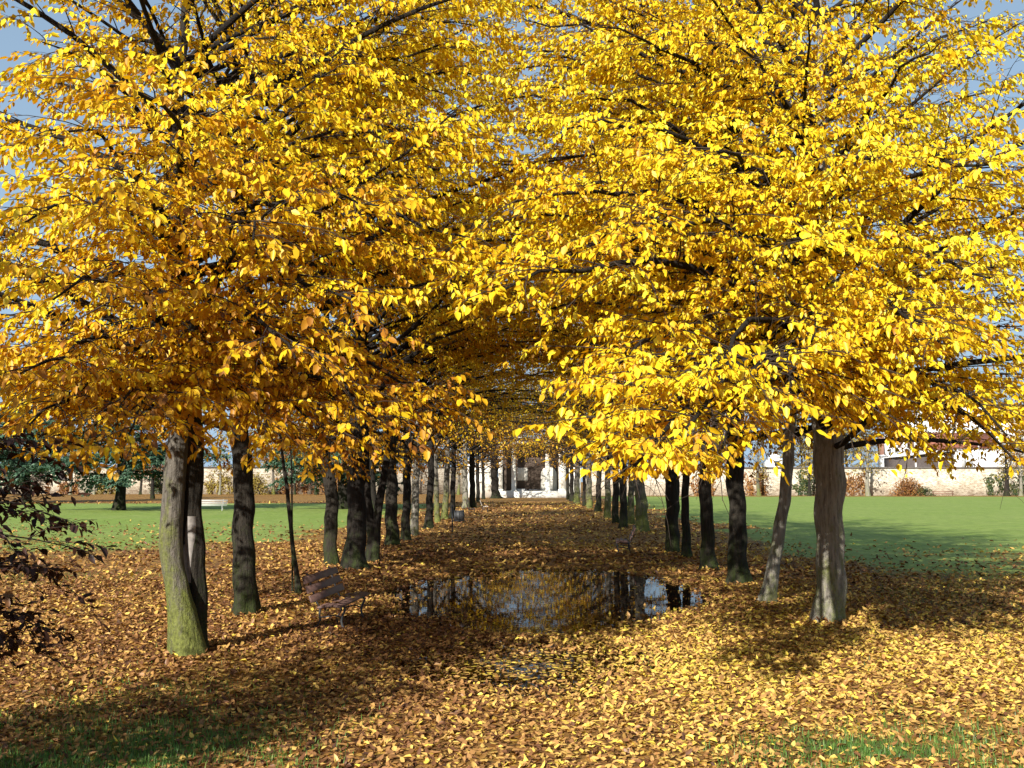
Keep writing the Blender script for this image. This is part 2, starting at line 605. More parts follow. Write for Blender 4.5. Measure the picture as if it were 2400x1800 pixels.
# ------------------------------------------------------------------ trunks
def trunk_surface(cx, cy, z, r, sides, seed, flute=0.05, flare=0.5, lobes=5, knob=0.055):
    """centre arrays over z levels -> verts, quads (closed top)"""
    rng = np.random.default_rng(seed)
    n = len(z)
    th = np.linspace(0, 2 * np.pi, sides, endpoint=False)
    rr = np.ones((n, sides))
    for k in range(2, 8):
        ph = rng.random() * 6.28 + 0.35 * np.sin(z * rng.uniform(0.5, 1.4) + rng.random() * 6)
        rr += (flute / (k * 0.45)) * np.cos(k * th[None, :] + ph[:, None]) * rng.uniform(0.4, 1)
    for _ in range(16):
        zc, tcn = rng.uniform(0.3, 4.5), rng.uniform(0, 6.28)
        dth = np.angle(np.exp(1j * (th - tcn)))
        rr += knob * rng.uniform(0.6, 2.2) * np.exp(-((z[:, None] - zc) / 0.12) ** 2 - (dth[None, :] / 0.35) ** 2)
    lob = 0.55 + 0.45 * np.cos(lobes * th + rng.random() * 6) + 0.25 * np.cos(2 * th + rng.random() * 6)
    rr += flare * np.exp(-np.maximum(z[:, None], 0) / 0.2) * lob[None, :]
    rr += 0.14 * np.exp(-np.maximum(z[:, None], 0) / 0.6)
    rr += rng.normal(0, 0.008, (n, sides))
    X = cx[:, None] + r[:, None] * rr * np.cos(th)
    Y = cy[:, None] + r[:, None] * rr * np.sin(th)
    V = np.stack([X, Y, np.repeat(z[:, None], sides, 1)], -1).reshape(-1, 3)
    base = np.arange(n * sides).reshape(n, sides)
    a = base[:-1]
    b = np.roll(a, -1, 1)
    c = base[1:]
    d = np.roll(c, -1, 1)
    return V, np.stack([a, b, d, c], -1).reshape(-1, 4)


def smooth_interp(zq, z, v):
    o = np.interp(zq, z, v)
    k = np.ones(5) / 5
    p = np.concatenate([[o[0]] * 2, o, [o[-1]] * 2])
    return np.convolve(p, k, 'valid')


AVENUE = 'autumn trees lining the avenue'


def profile(pts, Y=None):
    """pixel outline (centre x, y, width) from base upwards -> base point, z, cx, cy, r arrays in the vertical plane of the tree"""
    b = gnd(pts[0][0], pts[0][1])
    Y = Y or b.y
    zz, xx, rr = [], [], []
    for (px, py, w_) in pts:
        p = at(px, py, Y)
        zz.append(p.z)
        xx.append(p.x)
        rr.append(w_ * Y / F / 2 * 1.005)
    zz[0] = min(zz[0], 0.0)
    return Y, np.array(zz), np.array(xx), np.array(rr)


def make_trunk(pts, H, seed, bark, parent, limbs=None, rot=0.0, sides=18, dz=0.12, flute=0.05, flare=0.5, lobes=5, Y=None, extra=None, limb_sides=6, ebark=None):
    Y, zz, xx, rr = profile(pts, Y)
    rng = np.random.default_rng(seed + 7)
    zq = np.concatenate([[-0.15], np.arange(0, zz[-1], dz), np.arange(zz[-1] + 0.05, H, 0.45)])
    xtop, rtop = xx[-1], rr[-1]
    slope = (xx[-1] - xx[-2]) / max(0.2, zz[-1] - zz[-2])
    ze = np.append(zz, [zz[-1] + 1.2, H * 0.6, H])
    xe = np.append(xx, [xtop + slope * 0.5, xtop + slope * 0.6 + rng.normal(0, 0.1), xtop + slope * 0.6 + rng.normal(0, 0.25)])
    re = np.append(rr, [rtop * 0.9, rtop * 0.5, 0.02])
    cx = smooth_interp(zq, ze, xe)
    r = smooth_interp(zq, ze, re)
    r = np.maximum(r, 0.01)
    cy = np.full_like(zq, Y) + 0.06 * np.sin(zq * 1.1 + seed) * np.clip(zq, 0, 1)
    cx = cx + 0.10 * r * np.sin(zq * 3.1 + seed * 1.7) + 0.08 * r * np.sin(zq * 7.3 + seed)
    V, q = trunk_surface(cx, cy, zq, r, sides, seed, flute, flare, lobes)
    base = Vector((xx[0], Y, 0))
    V = V - np.array(base)
    ne0 = None
    if extra is not None:
        for (p2, Y2, sd) in extra:
            _, z2, x2, r2 = profile(p2, Y2)
            zq2 = np.arange(z2[0] - 0.1, z2[-1], dz)
            V2, q2 = trunk_surface(smooth_interp(zq2, z2, x2), np.full_like(zq2, Y2), zq2, smooth_interp(zq2, z2, r2), sides, sd, flute, flare if z2[0] < 0.3 else 0, 4)
            ne0 = len(q)
            q = np.concatenate([q, q2 + len(V)])
            V = np.concatenate([V, V2 - np.array(base)])
    axis_xy = lambda z: (np.interp(z, zq, cx) - xx[0], np.interp(z, zq, cy) - Y)
    if limbs is not None:
        LP, Lr = limbs
        ca, sa = math.cos(rot), math.sin(rot)
        Rz = np.array([[ca, -sa, 0], [sa, ca, 0], [0, 0, 1]])
        Q = LP @ Rz.T
        ox, oy = axis_xy(4.5)
        Q = Q + np.array([ox, oy, 0])
        # pull each limb's root onto the stem
        sx, sy = axis_xy(Q[:, 0, 2])
        dlt = np.stack([sx, sy], -1) - Q[:, 0, :2]
        fall = np.clip(1 - np.linspace(0, 1, Q.shape[1]) * 2.5, 0, 1)
        Q[:, :, :2] += dlt[:, None, :] * fall[None, :, None]
        TV, Tq = tubes(Q, Lr, limb_sides)
        nq0 = len(q)
        q = np.concatenate([q, Tq + len(V)])
        V = np.concatenate([V, TV])
    mi = np.zeros(len(q), int)
    if ne0 is not None:
        mi[ne0:] = 2
    if limbs is not None:
        mi[nq0:] = 1  # limbs take the dark bark: leaf shade put into their colour
    o = link('trunk', np_mesh('trunk', V, [q], [bark, BARK_DARK, ebark or bark], None, mi, smooth=True), parent)
    return base, axis_xy, o


# ---- crown archetypes (avenue side is local +X) --------------------------------
def tunnel(P):
    # the vault over the avenue is kept clear (axis 5 m away on the +X side)
    X = np.abs(P[:, 0] - 5.0)
    return ~((X < 4.0) & (P[:, 2] < 7.4 - 0.24 * X ** 2))


def tunnel_far(P):
    X = np.abs(P[:, 0] - 5.0)
    return ~((X < 3.4) & (P[:, 2] < 6.2 - 0.25 * X ** 2))


NEARC = dict(H=12.0, rmax=5.6, nl=34, zb=3.1)
VAULT = [(4.5, (5.6, -1.5, 7)), (5.5, (6, 1.5, 8.5)), (6.5, (5.6, -.5, 10)), (7.5, (5, 2, 11.5)), (5, (6, 3, 6.6)), (8, (5.5, -2.5, 12.5)), (5.0, (5.8, -3.2, 8.0))]
cr_a = make_crown(11, extras=VAULT, H=14, rmax=6.9, nl=46, topr=0.68, up=32, sec_gap=0.36, tw_gap=0.18, lf_gap=0.055, leaf=0.112, clip=tunnel, orange=0.30, tier=1.1, gap=0.27, seca=0.22)
cr_b = make_crown(12, extras=[(a_, (e_[0], -e_[1], e_[2] - .4)) for a_, e_ in VAULT], H=14, rmax=6.7, nl=44, topr=0.68, up=32, sec_gap=0.36, tw_gap=0.18, lf_gap=0.055, leaf=0.112, clip=tunnel, orange=0.33, tier=1.1, gap=0.27, seca=0.22)
cr_m = make_crown(13, extras=[(a_, (e_[0], -e_[1], e_[2] - .9)) for a_, e_ in VAULT[:5]], H=12.5, rmax=6.2, nl=38, topr=0.5, sec_gap=0.5, tw_gap=0.27, lf_gap=0.1, leaf=0.15, clip=tunnel_far, tint=(0.46, 0.17), keep=0.75, twig_r=0.005)
FARV = [(a_, (e_[0] + .3, -e_[1], e_[2] - .8)) for a_, e_ in VAULT]
cr_f = make_crown(14, extras=FARV, H=11.5, rmax=6.2, nl=36, topr=0.5, sec_gap=0.5, tw_gap=0.34, lf_gap=0.15, leaf=0.19, clip=tunnel_far, tint=(0.40, 0.18), keep=0.6, twig_r=0.011)
cr_g = make_crown(15, extras=FARV, H=11.5, rmax=6.2, nl=36, topr=0.5, sec_gap=0.55, tw_gap=0.5, lf_gap=0.2, leaf=0.22, clip=tunnel_far, tint=(0.40, 0.18), keep=0.6, twig_r=0.016)
ARCH = {k: (c, crown_mesh(c, YELLOW)) for k, c in dict(a=cr_a, b=cr_b, m=cr_m, f=cr_f, g=cr_g).items()}


def avenue_tree(pts, label, arch, seed, bark, left, H=11.0, sides=16, dz=0.15, flare=0.5, lobes=5, flute=0.05, name='avenue_tree', extra=None, Y=None, scale=1.0, dr=None):
    b = gnd(pts[0][0], pts[0][1])
    yb = Y or b.y
    xb = at(pts[0][0], pts[0][1], yb).x
    t = thing(name, label, 'tree', (xb, yb, 0), 0, AVENUE)
    rng = np.random.default_rng(seed)
    rot = (0 if left else math.pi) + (rng.uniform(-0.3, 0.3) if dr is None else dr)
    c, me = ARCH[arch]
    _, axy, tr = make_trunk(pts, H, seed, bark, t, (c.LP, c.Lr), rot, sides, dz, flute, flare, lobes, Y, extra, 6 if yb < 45 else 4)
    ox, oy = axy(4.5)
    o = link('crown', me, t)
    o.location = (float(ox), float(oy), 0)
    o.rotation_euler = (0, 0, rot)
    return t


# ---- the two nearest trees, each with a crown of its own -----------------------
GAPS = []


def sun_gap(P):
    """thin places in the crowns through which the sun reaches the lower trunks"""
    k = np.ones(len(P), bool)
    sd = np.array(sdir)
    sh = np.array([sd[1], -sd[0], 0]) / math.hypot(sd[0], sd[1])
    hsh = np.modf(np.abs(np.sin(P[:, 0] * 127.1 + P[:, 1] * 311.7 + P[:, 2] * 74.7) * 43758.5))[0]
    for (x, y, z0_, z1_, hw, kp) in GAPS:
        d = P - np.array([x, y, 0])
        side_ = d @ sh
        run = -(d @ np.array([-sd[0], -sd[1], 0])) / math.hypot(sd[0], sd[1])
        zz_ = d[:, 2] - run * sd[2] / math.hypot(sd[0], sd[1])
        wob = 0.3 * np.sin(P[:, 2] * 5 + P[:, 0] * 3)
        k &= ~((run > 0) & (np.abs(side_ + wob * 0.4) < hw) & (zz_ > z0_) & (zz_ < z1_ + wob) & (hsh > kp))
    return k


GAPS += [(8.1, 16.8, -2.2, 0.35, 2.6, 0.4), (5.17, 18.2, 0.0, 1.9, 0.55, 0.08), (-5.1, 15.1, 0.1, 2.4, 0.36, 0.15), (4.75, 21.0, 0.2, 1.3, 0.35, 0.2)]


def own_tree(pts, label, seed, bark, ckw, extras_px, left, H=12, extra=None, Y=None, flare=0.5, sides=40, dz=0.05, lobes=5, flute=0.06):
    b = gnd(pts[0][0], pts[0][1])
    yb = Y or b.y
    xb = at(pts[0][0], pts[0][1], yb).x
    t = thing('avenue_tree', label, 'tree', (xb, yb, 0), 0, AVENUE)
    Yp, zz, xx, rr = profile(pts, Y)
    xt = float(np.interp(4.5, zz, xx)) - xb

    def clip(P):
        X = P[:, 0] + xb
        Yw = P[:, 1] + yb
        tun = (np.abs(X) < 3.8) & (P[:, 2] < 6.2 - 0.2 * X ** 2)
        d2 = X ** 2 + Yw ** 2
        return ~(tun | (d2 < 7.0 ** 2)) & sun_gap(np.stack([X, Yw, P[:, 2]], -1))

    ax = lambda z: np.stack([np.full_like(z, xt), np.zeros_like(z)], -1)
    ex = []
    for (zs, px, py, Ye) in extras_px:
        p = at(px, py, Ye)
        ex.append((zs, (p.x - xb, p.y - yb, p.z)))
    c = make_crown(seed, axis=ax, clip=clip, extras=ex, xgap=lambda P: sun_gap(P + np.array([xb, yb, 0])), **ckw)
    _, axy, tr = make_trunk(pts, H, seed, bark, t, (c.LP - np.array([xt, 0, 0]), c.Lr), 0, sides, dz, flute, flare, lobes, Y, extra, 8, BARK_MOSS)
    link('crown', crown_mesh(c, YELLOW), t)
    return t, tr


L1pts = [(456, 1527, 62), (460, 1450, 46), (455, 1350, 50), (452, 1250, 52), (449, 1150, 58), (440, 1060, 72), (433, 1000, 72), (425, 900, 66)]
L1left = [(444, 1540, 80), (438, 1507, 78), (430, 1450, 66), (419, 1390, 55), (405, 1327, 52), (401, 1253, 54), (406, 1174, 52), (413, 1080, 52), (420, 1000, 44), (428, 930, 30)]
L1ex = [(3.4, 300, 1035, 10.0), (3.3, 200, 1015, 10.4), (3.2, 60, 1010, 10.0), (3.4, 640, 1010, 11.6), (3.5, 780, 1030, 11.8), (3.9, 940, 1000, 12.5), (6.6, 1080, 330, 17), (5.4, 1010, 620, 13), (8.0, 1130, 60, 19), (7.5, 1020, 130, 18), (3.6, 40, 880, 9.6), (3.4, 250, 985, 10.2), (4.2, 130, 700, 9.4), (3.5, 470, 890, 11.2), (3.6, 900, 985, 11.5), (4.2, 830, 700, 10.6),
        (5.0, 600, 560, 9.8), (5.0, 290, 430, 9.8), (4.4, 1060, 985, 12.5), (4.2, 700, 840, 10.2), (5.5, 60, 520, 9.5), (5.5, 900, 480, 11.5), (3.3, 130, 960, 10.6),
        (6.2, 450, 250, 11), (6.0, 120, 300, 11), (3.7, 560, 960, 12), (5.6, 1130, 560, 13), (6.5, 1000, 300, 14), (7.5, 1150, 120, 15.5), (7.0, 850, 120, 13), (6.8, 1180, 330, 16), (7.5, 650, 60, 12.5), (7.8, 980, 20, 15), (8.5, 1060, 220, 17), (7.2, 1180, 180, 18), (8.5, 1100, -60, 17), (6.0, 1080, 430, 15.5)]
t_l1, tr_l1 = own_tree(L1pts, 'thick twin-stemmed tree nearest on the left, mossy with a pale bare wound', 21, BARK,  # main stem's darker bark: partly its own, partly the left stem's shadow painted in
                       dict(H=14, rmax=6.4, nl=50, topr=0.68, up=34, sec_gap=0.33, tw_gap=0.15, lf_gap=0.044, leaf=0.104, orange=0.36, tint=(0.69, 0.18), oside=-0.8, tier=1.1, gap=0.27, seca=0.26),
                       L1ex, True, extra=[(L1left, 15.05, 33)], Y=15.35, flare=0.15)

R1pts = [(1940, 1462, 66), (1941, 1420, 64), (1944, 1350, 62), (1946, 1280, 60), (1943, 1200, 62), (1941, 1120, 68), (1941, 1040, 66), (1940, 980, 60), (1942, 900, 56)]
R1ex = [(3.6, 1480, 1095, 9.4), (3.7, 1620, 1100, 9.6), (7.0, 1180, 230, 19), (6.6, 1150, 380, 17), (8.2, 1200, 110, 20), (5.0, 1090, 640, 12.5), (7.8, 1130, 160, 20), (8.4, 1080, 10, 20), (5.6, 1160, 520, 15), (3.4, 2380, 1080, 11.6), (3.6, 1420, 1075, 9.6), (3.5, 1560, 1060, 9.4), (3.4, 1690, 1050, 10.2), (4.6, 1150, 690, 11.2), (4.0, 1650, 880, 10.6), (4.0, 1900, 800, 11.2), (4.6, 2150, 800, 11.4),
        (3.6, 2360, 1020, 11.4), (4.8, 2320, 650, 11.4), (5.2, 1480, 560, 11.2), (5.0, 1850, 580, 11.4), (4.4, 1440, 860, 11.8), (5.6, 1200, 470, 12.5), (6.0, 1600, 380, 12),
        (6.2, 2050, 380, 12), (6.2, 2350, 380, 12), (6.5, 1320, 300, 13), (3.5, 1820, 960, 11.5), (4.2, 2200, 800, 11), (6.5, 1280, 200, 15), (7.5, 1400, 60, 14.5), (6.0, 1260, 430, 15), (7.5, 1700, 100, 13.5), (7.5, 2200, 100, 14), (7.8, 1220, 40, 16.5), (5.2, 1300, 600, 14), (7.6, 1260, 130, 18), (8.6, 1320, -40, 18), (6.6, 1220, 290, 18), (8.0, 1500, 20, 16)]
t_r1, tr_r1 = own_tree(R1pts, 'straight knobbly pale trunk nearest on the right, sunlit grey with leaf shadows', 22, BARK_PALE,
                       dict(H=14, rmax=6.6, nl=50, topr=0.68, up=34, sec_gap=0.33, tw_gap=0.15, lf_gap=0.044, leaf=0.104, orange=0.14, tint=(0.75, 0.17), gside=(2.6, 0.26), tier=1.1, gap=0.27, seca=0.26),
                       R1ex, False, flare=0.32)

# pale wound on the near left trunk, following its surface
dg = bpy.context.evaluated_depsgraph_get()
wm = tr_l1.data
vs = np.empty(len(wm.vertices) * 3)
wm.vertices.foreach_get('co', vs)
vs = vs.reshape(-1, 3) + np.array(t_l1.location)
bv = BVHTree.FromPolygons([tuple(v) for v in vs], [tuple(p.vertices) for p in wm.polygons if p.index < 12000])
rows = [(1210, 436, 462), (1232, 433, 463), (1255, 431, 461), (1275, 430, 457), (1295, 430, 453), (1315, 431, 450), (1335, 434, 448), (1355, 439, 448), (1375, 444, 449)]
WV, Wq = [], []
NC = 6
for (py, xa, xb_) in rows:
    for j in range(NC):
        px = xa + (xb_ - xa) * j / (NC - 1)
        d = ray(px, py).normalized()
        hit = bv.ray_cast(CP, d)
        edge = (j in (0, NC - 1)) or py in (1214, 1375)
        p = (hit[0] if hit[0] else at(px, py, 14.9)) - d * (-0.01 if edge else 0.012)
        WV.append(np.array(p) - np.array(t_l1.location))
for a_ in range(len(rows) - 1):
    for j in range(NC - 1):
        k_ = a_ * NC + j
        Wq.append([k_, k_ + NC, k_ + NC + 1, k_ + 1])
WOOD_BARE = simple('bare_wood', (0.23, 0.205, 0.185), 0.85, 0.3, 14)
wd = link('bare_wood', np_mesh('bare_wood', WV, [np.array(Wq)], WOOD_BARE, smooth=True), t_l1)
wd['label'] = 'pale grey bare wood where the bark is missing'

# ---- left row
LT = [
    ([(575, 1446, 50), (573, 1380, 48), (570, 1300, 48), (568, 1200, 46), (566, 1100, 44), (563, 1010, 42)], 'dark straight trunk with a flared foot just behind the mossy twin-stemmed tree', 'a', BARK, 0.55),
    ([(776, 1326, 29), (775, 1270, 28), (777, 1200, 29), (775, 1130, 27), (764, 1080, 28), (752, 1020, 24)], 'slim grey trunk bent to the left, rising behind the wooden bench back', 'b', BARK, 0.3),
    ([(829, 1338, 50), (832, 1300, 45), (834, 1240, 42), (836, 1170, 40), (838, 1090, 38), (840, 1010, 38)], 'thick black trunk widening to its foot, right behind the near bench', 'a', BARK_DARK, 0.5),
    ([(874, 1320, 32), (872, 1280, 28), (871, 1235, 26), (866, 1200, 22), (860, 1130, 16), (858, 1050, 14)], 'forked trunk in a V shape with a leaning limb, beside the thick black trunk', 'b', BARK_DARK, 0.4),
    ([(920, 1282, 31), (919, 1230, 28), (918, 1160, 27), (917, 1090, 26), (914, 1030, 28)], 'dark trunk with a broad knotty head, right of the V-shaped fork', 'b', BARK, 0.4),
    ([(951, 1269, 22), (952, 1220, 20), (954, 1150, 19), (955, 1080, 20), (956, 1020, 20)], 'slender dark trunk touching a paler trunk on its right', 'm', BARK_DARK, 0.3),
    ([(971, 1258, 19), (971, 1220, 18), (973, 1160, 16), (975, 1110, 16), (978, 1050, 14)], 'pale grey-green trunk with a sunlit band behind the slender dark one', 'm', BARK_PALE, 0.3),
    ([(1003, 1241, 21), (1006, 1200, 17), (1009, 1140, 16), (1011, 1080, 15)], 'dark trunk with a spreading foot midway along the left row', 'm', BARK_DARK, 0.5),
    ([(1025, 1226, 13), (1024, 1190, 12), (1022, 1140, 12), (1021, 1080, 11)], 'thin mottled trunk with green moss at mid left row', 'm', BARK_MOSS, 0.3),
    ([(1043, 1218, 16), (1044, 1180, 14), (1047, 1140, 14), (1049, 1080, 13)], 'mossy trunk left of the litter bin, its foot lit green', 'f', BARK_MOSS, 0.4),
    ([(1060, 1216, 12), (1061, 1180, 11), (1062, 1130, 11), (1063, 1080, 11)], 'thin black trunk rising right behind the litter bin', 'f', BARK_DARK, 0.3),
    ([(1091, 1191, 15), (1091, 1160, 13), (1089, 1120, 12), (1090, 1080, 11)], 'bright pale trunk behind the dark far bench', 'f', BARK_PALE, 0.5),
    ([(1108, 1190, 14), (1107, 1150, 13), (1106, 1110, 13), (1106, 1070, 12)], 'broad black trunk between the two far benches', 'f', BARK_DARK, 0.3),
    ([(1121, 1177, 8), (1120, 1140, 8), (1119, 1100, 8), (1119, 1070, 8)], 'narrow dark trunk behind the pale sunlit far bench', 'g', BARK_DARK, 0.3),
    ([(1133, 1170, 7), (1133, 1140, 7), (1132, 1100, 7), (1131, 1070, 6)], 'narrowest dark trunk near the white wing of the portico', 'g', BARK_DARK, 0.3),
    ([(1162, 1168, 22), (1161, 1150, 18), (1159, 1120, 18), (1158, 1080, 18)], 'massive dark trunk with a wide flared foot left of the white portico', 'g', BARK_DARK, 0.9),
]
for i, (p, lab, ar, bk, fl) in enumerate(LT):
    ex = None
    if 'V shape' in lab:
        ex = [([(878, 1250, 20), (884, 1210, 20), (892, 1160, 18), (901, 1110, 17), (910, 1060, 15)], gnd(874, 1320).y - 0.1, 77)]
    avenue_tree(p, lab, ar, 100 + i, bk, True, 13, 24 if i < 5 else 12, 0.1 if i < 5 else 0.25, fl, 5, extra=ex)

# ---- right row
RT = [
    ([(1793, 1416, 34), (1803, 1370, 30), (1817, 1310, 28), (1828, 1250, 28), (1838, 1180, 27), (1847, 1100, 27), (1853, 1020, 25)], 'slim trunk leaning to the right beside the nearest right-hand trunk', 'b', BARK_PALE, 0.5),
    ([(1731, 1372, 42), (1731, 1320, 40), (1731, 1250, 38), (1728, 1190, 36), (1724, 1140, 38), (1724, 1080, 38)], 'thick dark trunk with a kink, left of the leaning trunk', 'a', BARK, 0.55),
    ([(1664, 1337, 33), (1660, 1290, 29), (1657, 1230, 28), (1654, 1170, 29), (1653, 1100, 28)], 'dark trunk standing on spread bare roots, right of the puddle', 'b', BARK, 0.95),
    ([(1610, 1310, 21), (1608, 1260, 19), (1606, 1190, 18), (1606, 1120, 17)], 'slender dark trunk close beside a thicker one behind the puddle', 'a', BARK, 0.4),
    ([(1575, 1297, 32), (1575, 1250, 30), (1576, 1190, 30), (1573, 1140, 34), (1572, 1090, 33)], 'thick brown-green trunk with a straight foot behind the right end of the puddle', 'b', BARK, 0.3),
    ([(1507, 1249, 30), (1505, 1210, 28), (1502, 1170, 26), (1497, 1130, 24), (1496, 1090, 23)], 'swollen-footed trunk with moss streaks just right of the far-side bench', 'm', BARK_MOSS, 0.35),
    ([(1461, 1240, 18), (1461, 1200, 17), (1461, 1150, 17), (1460, 1090, 17)], 'mottled grey trunk directly behind the bench in the right row', 'm', BARK, 0.4),
    ([(1478, 1229, 16), (1479, 1190, 15), (1480, 1150, 14), (1480, 1100, 14)], 'green mossy trunk squeezed between two grey ones behind the bench', 'm', BARK_MOSS, 0.3),
    ([(1442, 1228, 15), (1442, 1190, 14), (1443, 1150, 14), (1443, 1090, 14)], 'dark trunk left of the bench at mid right row', 'm', BARK, 0.3),
    ([(1424, 1216, 15), (1424, 1180, 14), (1424, 1140, 13), (1424, 1090, 13)], 'stout trunk with light green moss farther along the right row', 'f', BARK_MOSS, 0.4),
    ([(1402, 1199, 14), (1402, 1170, 12), (1403, 1130, 12), (1404, 1080, 12)], 'grey trunk in full shade beyond the light green mossy one', 'f', BARK, 0.3),
    ([(1381, 1191, 15), (1381, 1160, 14), (1380, 1120, 13), (1380, 1080, 13)], 'ivy-green broad trunk far along the right row', 'f', BARK_MOSS, 0.4),
    ([(1369, 1186, 8), (1369, 1150, 8), (1370, 1110, 8), (1370, 1070, 8)], 'thin black trunk hugging the broad green one far right row', 'g', BARK_DARK, 0.3),
    ([(1352, 1180, 15), (1352, 1150, 14), (1353, 1120, 13), (1353, 1080, 13)], 'brightest moss-covered trunk near the right pilaster of the portico', 'g', BARK_MOSS, 0.4),
    ([(1340, 1175, 10), (1340, 1150, 9), (1340, 1110, 9), (1340, 1070, 9)], 'dark trunk beside the brightest mossy one toward the portico', 'g', BARK_DARK, 0.3),
    ([(1331, 1171, 7), (1331, 1150, 7), (1330, 1110, 7), (1330, 1070, 7)], 'last thin trunk of the right row, against the white pilaster', 'g', BARK, 0.3),
]
for i, (p, lab, ar, bk, fl) in enumerate(RT):
    avenue_tree(p, lab, ar, 200 + i, bk, False, 13, 24 if i < 5 else 12, 0.1 if i < 5 else 0.25, fl, 4)

# ---- leaning sapling in the left row
sp = [(701, 1402, 18), (697, 1360, 11), (690, 1300, 10), (683, 1230, 9), (676, 1170, 9), (668, 1110, 8), (661, 1070, 7), (655, 1000, 6)]
b = gnd(701, 1402)
t = thing('sapling', 'thin leaning sapling between the dark straight trunk and the near bench', 'sapling', (b.x, b.y, 0))
cs = make_crown(41, H=5.2, zb=2.6, rmax=1.4, nl=9, sec_gap=0.3, tw_gap=0.2, lf_gap=0.07, leaf=0.11, tint=(0.45, 0.15), orange=0.1, zmin=2.7)
_, axy, _ = make_trunk(sp, 5.3, 41, BARK, t, (cs.LP, cs.Lr * 0.35), 0, 10, 0.12, 0.04, 0.4, 4,
                       extra=[([(690, 1160, 4), (684, 1100, 4), (680, 1040, 4), (676, 990, 3)], b.y, 5)])
o = link('crown', crown_mesh(cs, YELLOW), t)
o.location = (float(axy(4.5)[0]), float(axy(4.5)[1]), 0)

# ------------------------------------------------------------------ copper beech at the left edge
bx, by = -6.3, 5.7
t = thing('beech_sapling', 'dark copper-brown beech shrub with curled leaves at the left edge', 'shrub', (bx, by, 0))
exb = []
for (zs, px, py, Ye) in [(1.6, 150, 1222, 8.0), (1.4, 165, 1282, 7.9), (1.2, 140, 1362, 8.1), (1.0, 95, 1472, 8.3), (2.2, 90, 1120, 8.2), (1.0, 50, 1440, 7.9), (1.2, 70, 1330, 8.3), (2.0, 60, 1060, 8.3), (1.5, 60, 1200, 8.6), (0.9, 20, 1500, 8.3), (1.7, 70, 1160, 8.0)]:
    p = at(px, py, Ye)
    exb.append((zs, (p.x - bx, p.y - by, p.z)))
cb = make_crown(51, H=6.6, zb=0.7, rmax=2.7, nl=56, sec_gap=0.15, tw_gap=0.11, lf_gap=0.042, leaf=0.085, gap=0.12, topr=0.5, tint=(0.45, 0.25), orange=0.0, zmin=0.9, extras=exb,
                clip=lambda P: P[:, 0] + bx < -0.482 * (P[:, 1] + by) - 0.4 * np.clip(P[:, 2] - 2.5, 0, 1), droop=(-20, 60), sec_len=0.62, xsec=0.42)
zq = np.arange(-0.1, 6.4, 0.2)
V, q = trunk_surface(0.05 * np.sin(zq), 0.05 * np.cos(zq), zq, 0.08 * (1 - zq / 7.2), 12, 3)
TV, Tq = tubes(cb.LP, cb.Lr * 0.5, 5)
link('trunk', np_mesh('trunk', np.concatenate([V, TV]), [np.concatenate([q, Tq + len(V)])], BARK_DARK, smooth=True), t)
link('crown', crown_mesh(cb, BEECH), t)


# ------------------------------------------------------------------ ground
def fbm(x, y, seed, scale, octv=4):
    r_ = np.random.default_rng(seed)
    o_ = np.zeros_like(x, dtype=float)
    a_ = 1.0
    for _ in range(octv):
        for _ in range(3):
            an, ph = r_.uniform(0, 6.28), r_.uniform(0, 6.28)
            o_ += a_ / 3 * np.sin((x * np.cos(an) + y * np.sin(an)) * scale + ph + 1.3 * np.sin(scale * 0.7 * (x * np.sin(an) - y * np.cos(an)) + ph * 2))
        scale *= 2.1
        a_ *= 0.5
    return o_


def sstep(a, b, x):
    t_ = np.clip((x - a) / (b - a), 0, 1)
    return t_ * t_ * (3 - 2 * t_)


WATER = -0.035


def height(x, y):
    h = 0.012 * fbm(x, y, 1, 1.1, 3) + 0.02 * fbm(x, y, 2, 0.25, 2)
    near = 1 - sstep(60, 90, y)
    h = h * near
    wob = 1 + 0.26 * fbm(x, y, 3, 0.85, 4)
    e1 = ((x - 0.35) / 4.0) ** 2 + ((y - 24.2) / 6.7) ** 2
    e2 = ((x + 0.1) / 2.9) ** 2 + ((y - 15.8) / 3.6) ** 2
    h -= 0.13 * np.clip(1 - e1 * wob, 0, 1) ** 0.6
    h -= 0.048 * np.clip(1 - e2 * wob, 0, 1) ** 0.6
    # raised root mounds along both rows
    h += 0.05 * np.exp(-((np.abs(x) - 5.0) / 0.9) ** 2) * near
    return h


def litter(x, y):
    """share of the ground hidden by fallen leaves"""
    nse = 0.12 * fbm(x, y, 5, 0.5, 4)
    ax_ = np.abs(x)
    core = 1 - sstep(6.8, 12.5, ax_ + nse * 14)
    nearl = 1 - sstep(20, 56, y + nse * 60)
    nearr = 1 - sstep(17, 42, y + nse * 40)
    m_ = np.where(x < 0, np.maximum(core, nearl), np.maximum(core, nearr))
    far = sstep(108, 120, y + nse * 40) * np.where(x < 0, 1, 0.0)
    far = np.maximum(far, sstep(158, 166, y + nse * 30))
    m_ = np.maximum(m_, far)
    # grassy gaps near the camera
    g = np.exp(-(((x - 3.6) / 1.7) ** 2 + ((y - 9.6) / 1.5) ** 2)) + np.exp(-(((x + 3.9) / 1.6) ** 2 + ((y - 10.3) / 2.4) ** 2)) + 0.7 * np.exp(-(((x + 2.9) / 1.2) ** 2 + ((y - 9.2) / 0.8) ** 2))
    m_ = m_ * (1 - np.clip(g * (0.62 + 0.5 * fbm(x, y, 8, 2.6, 4)), 0, 0.8))
    return np.clip(m_, 0, 1)


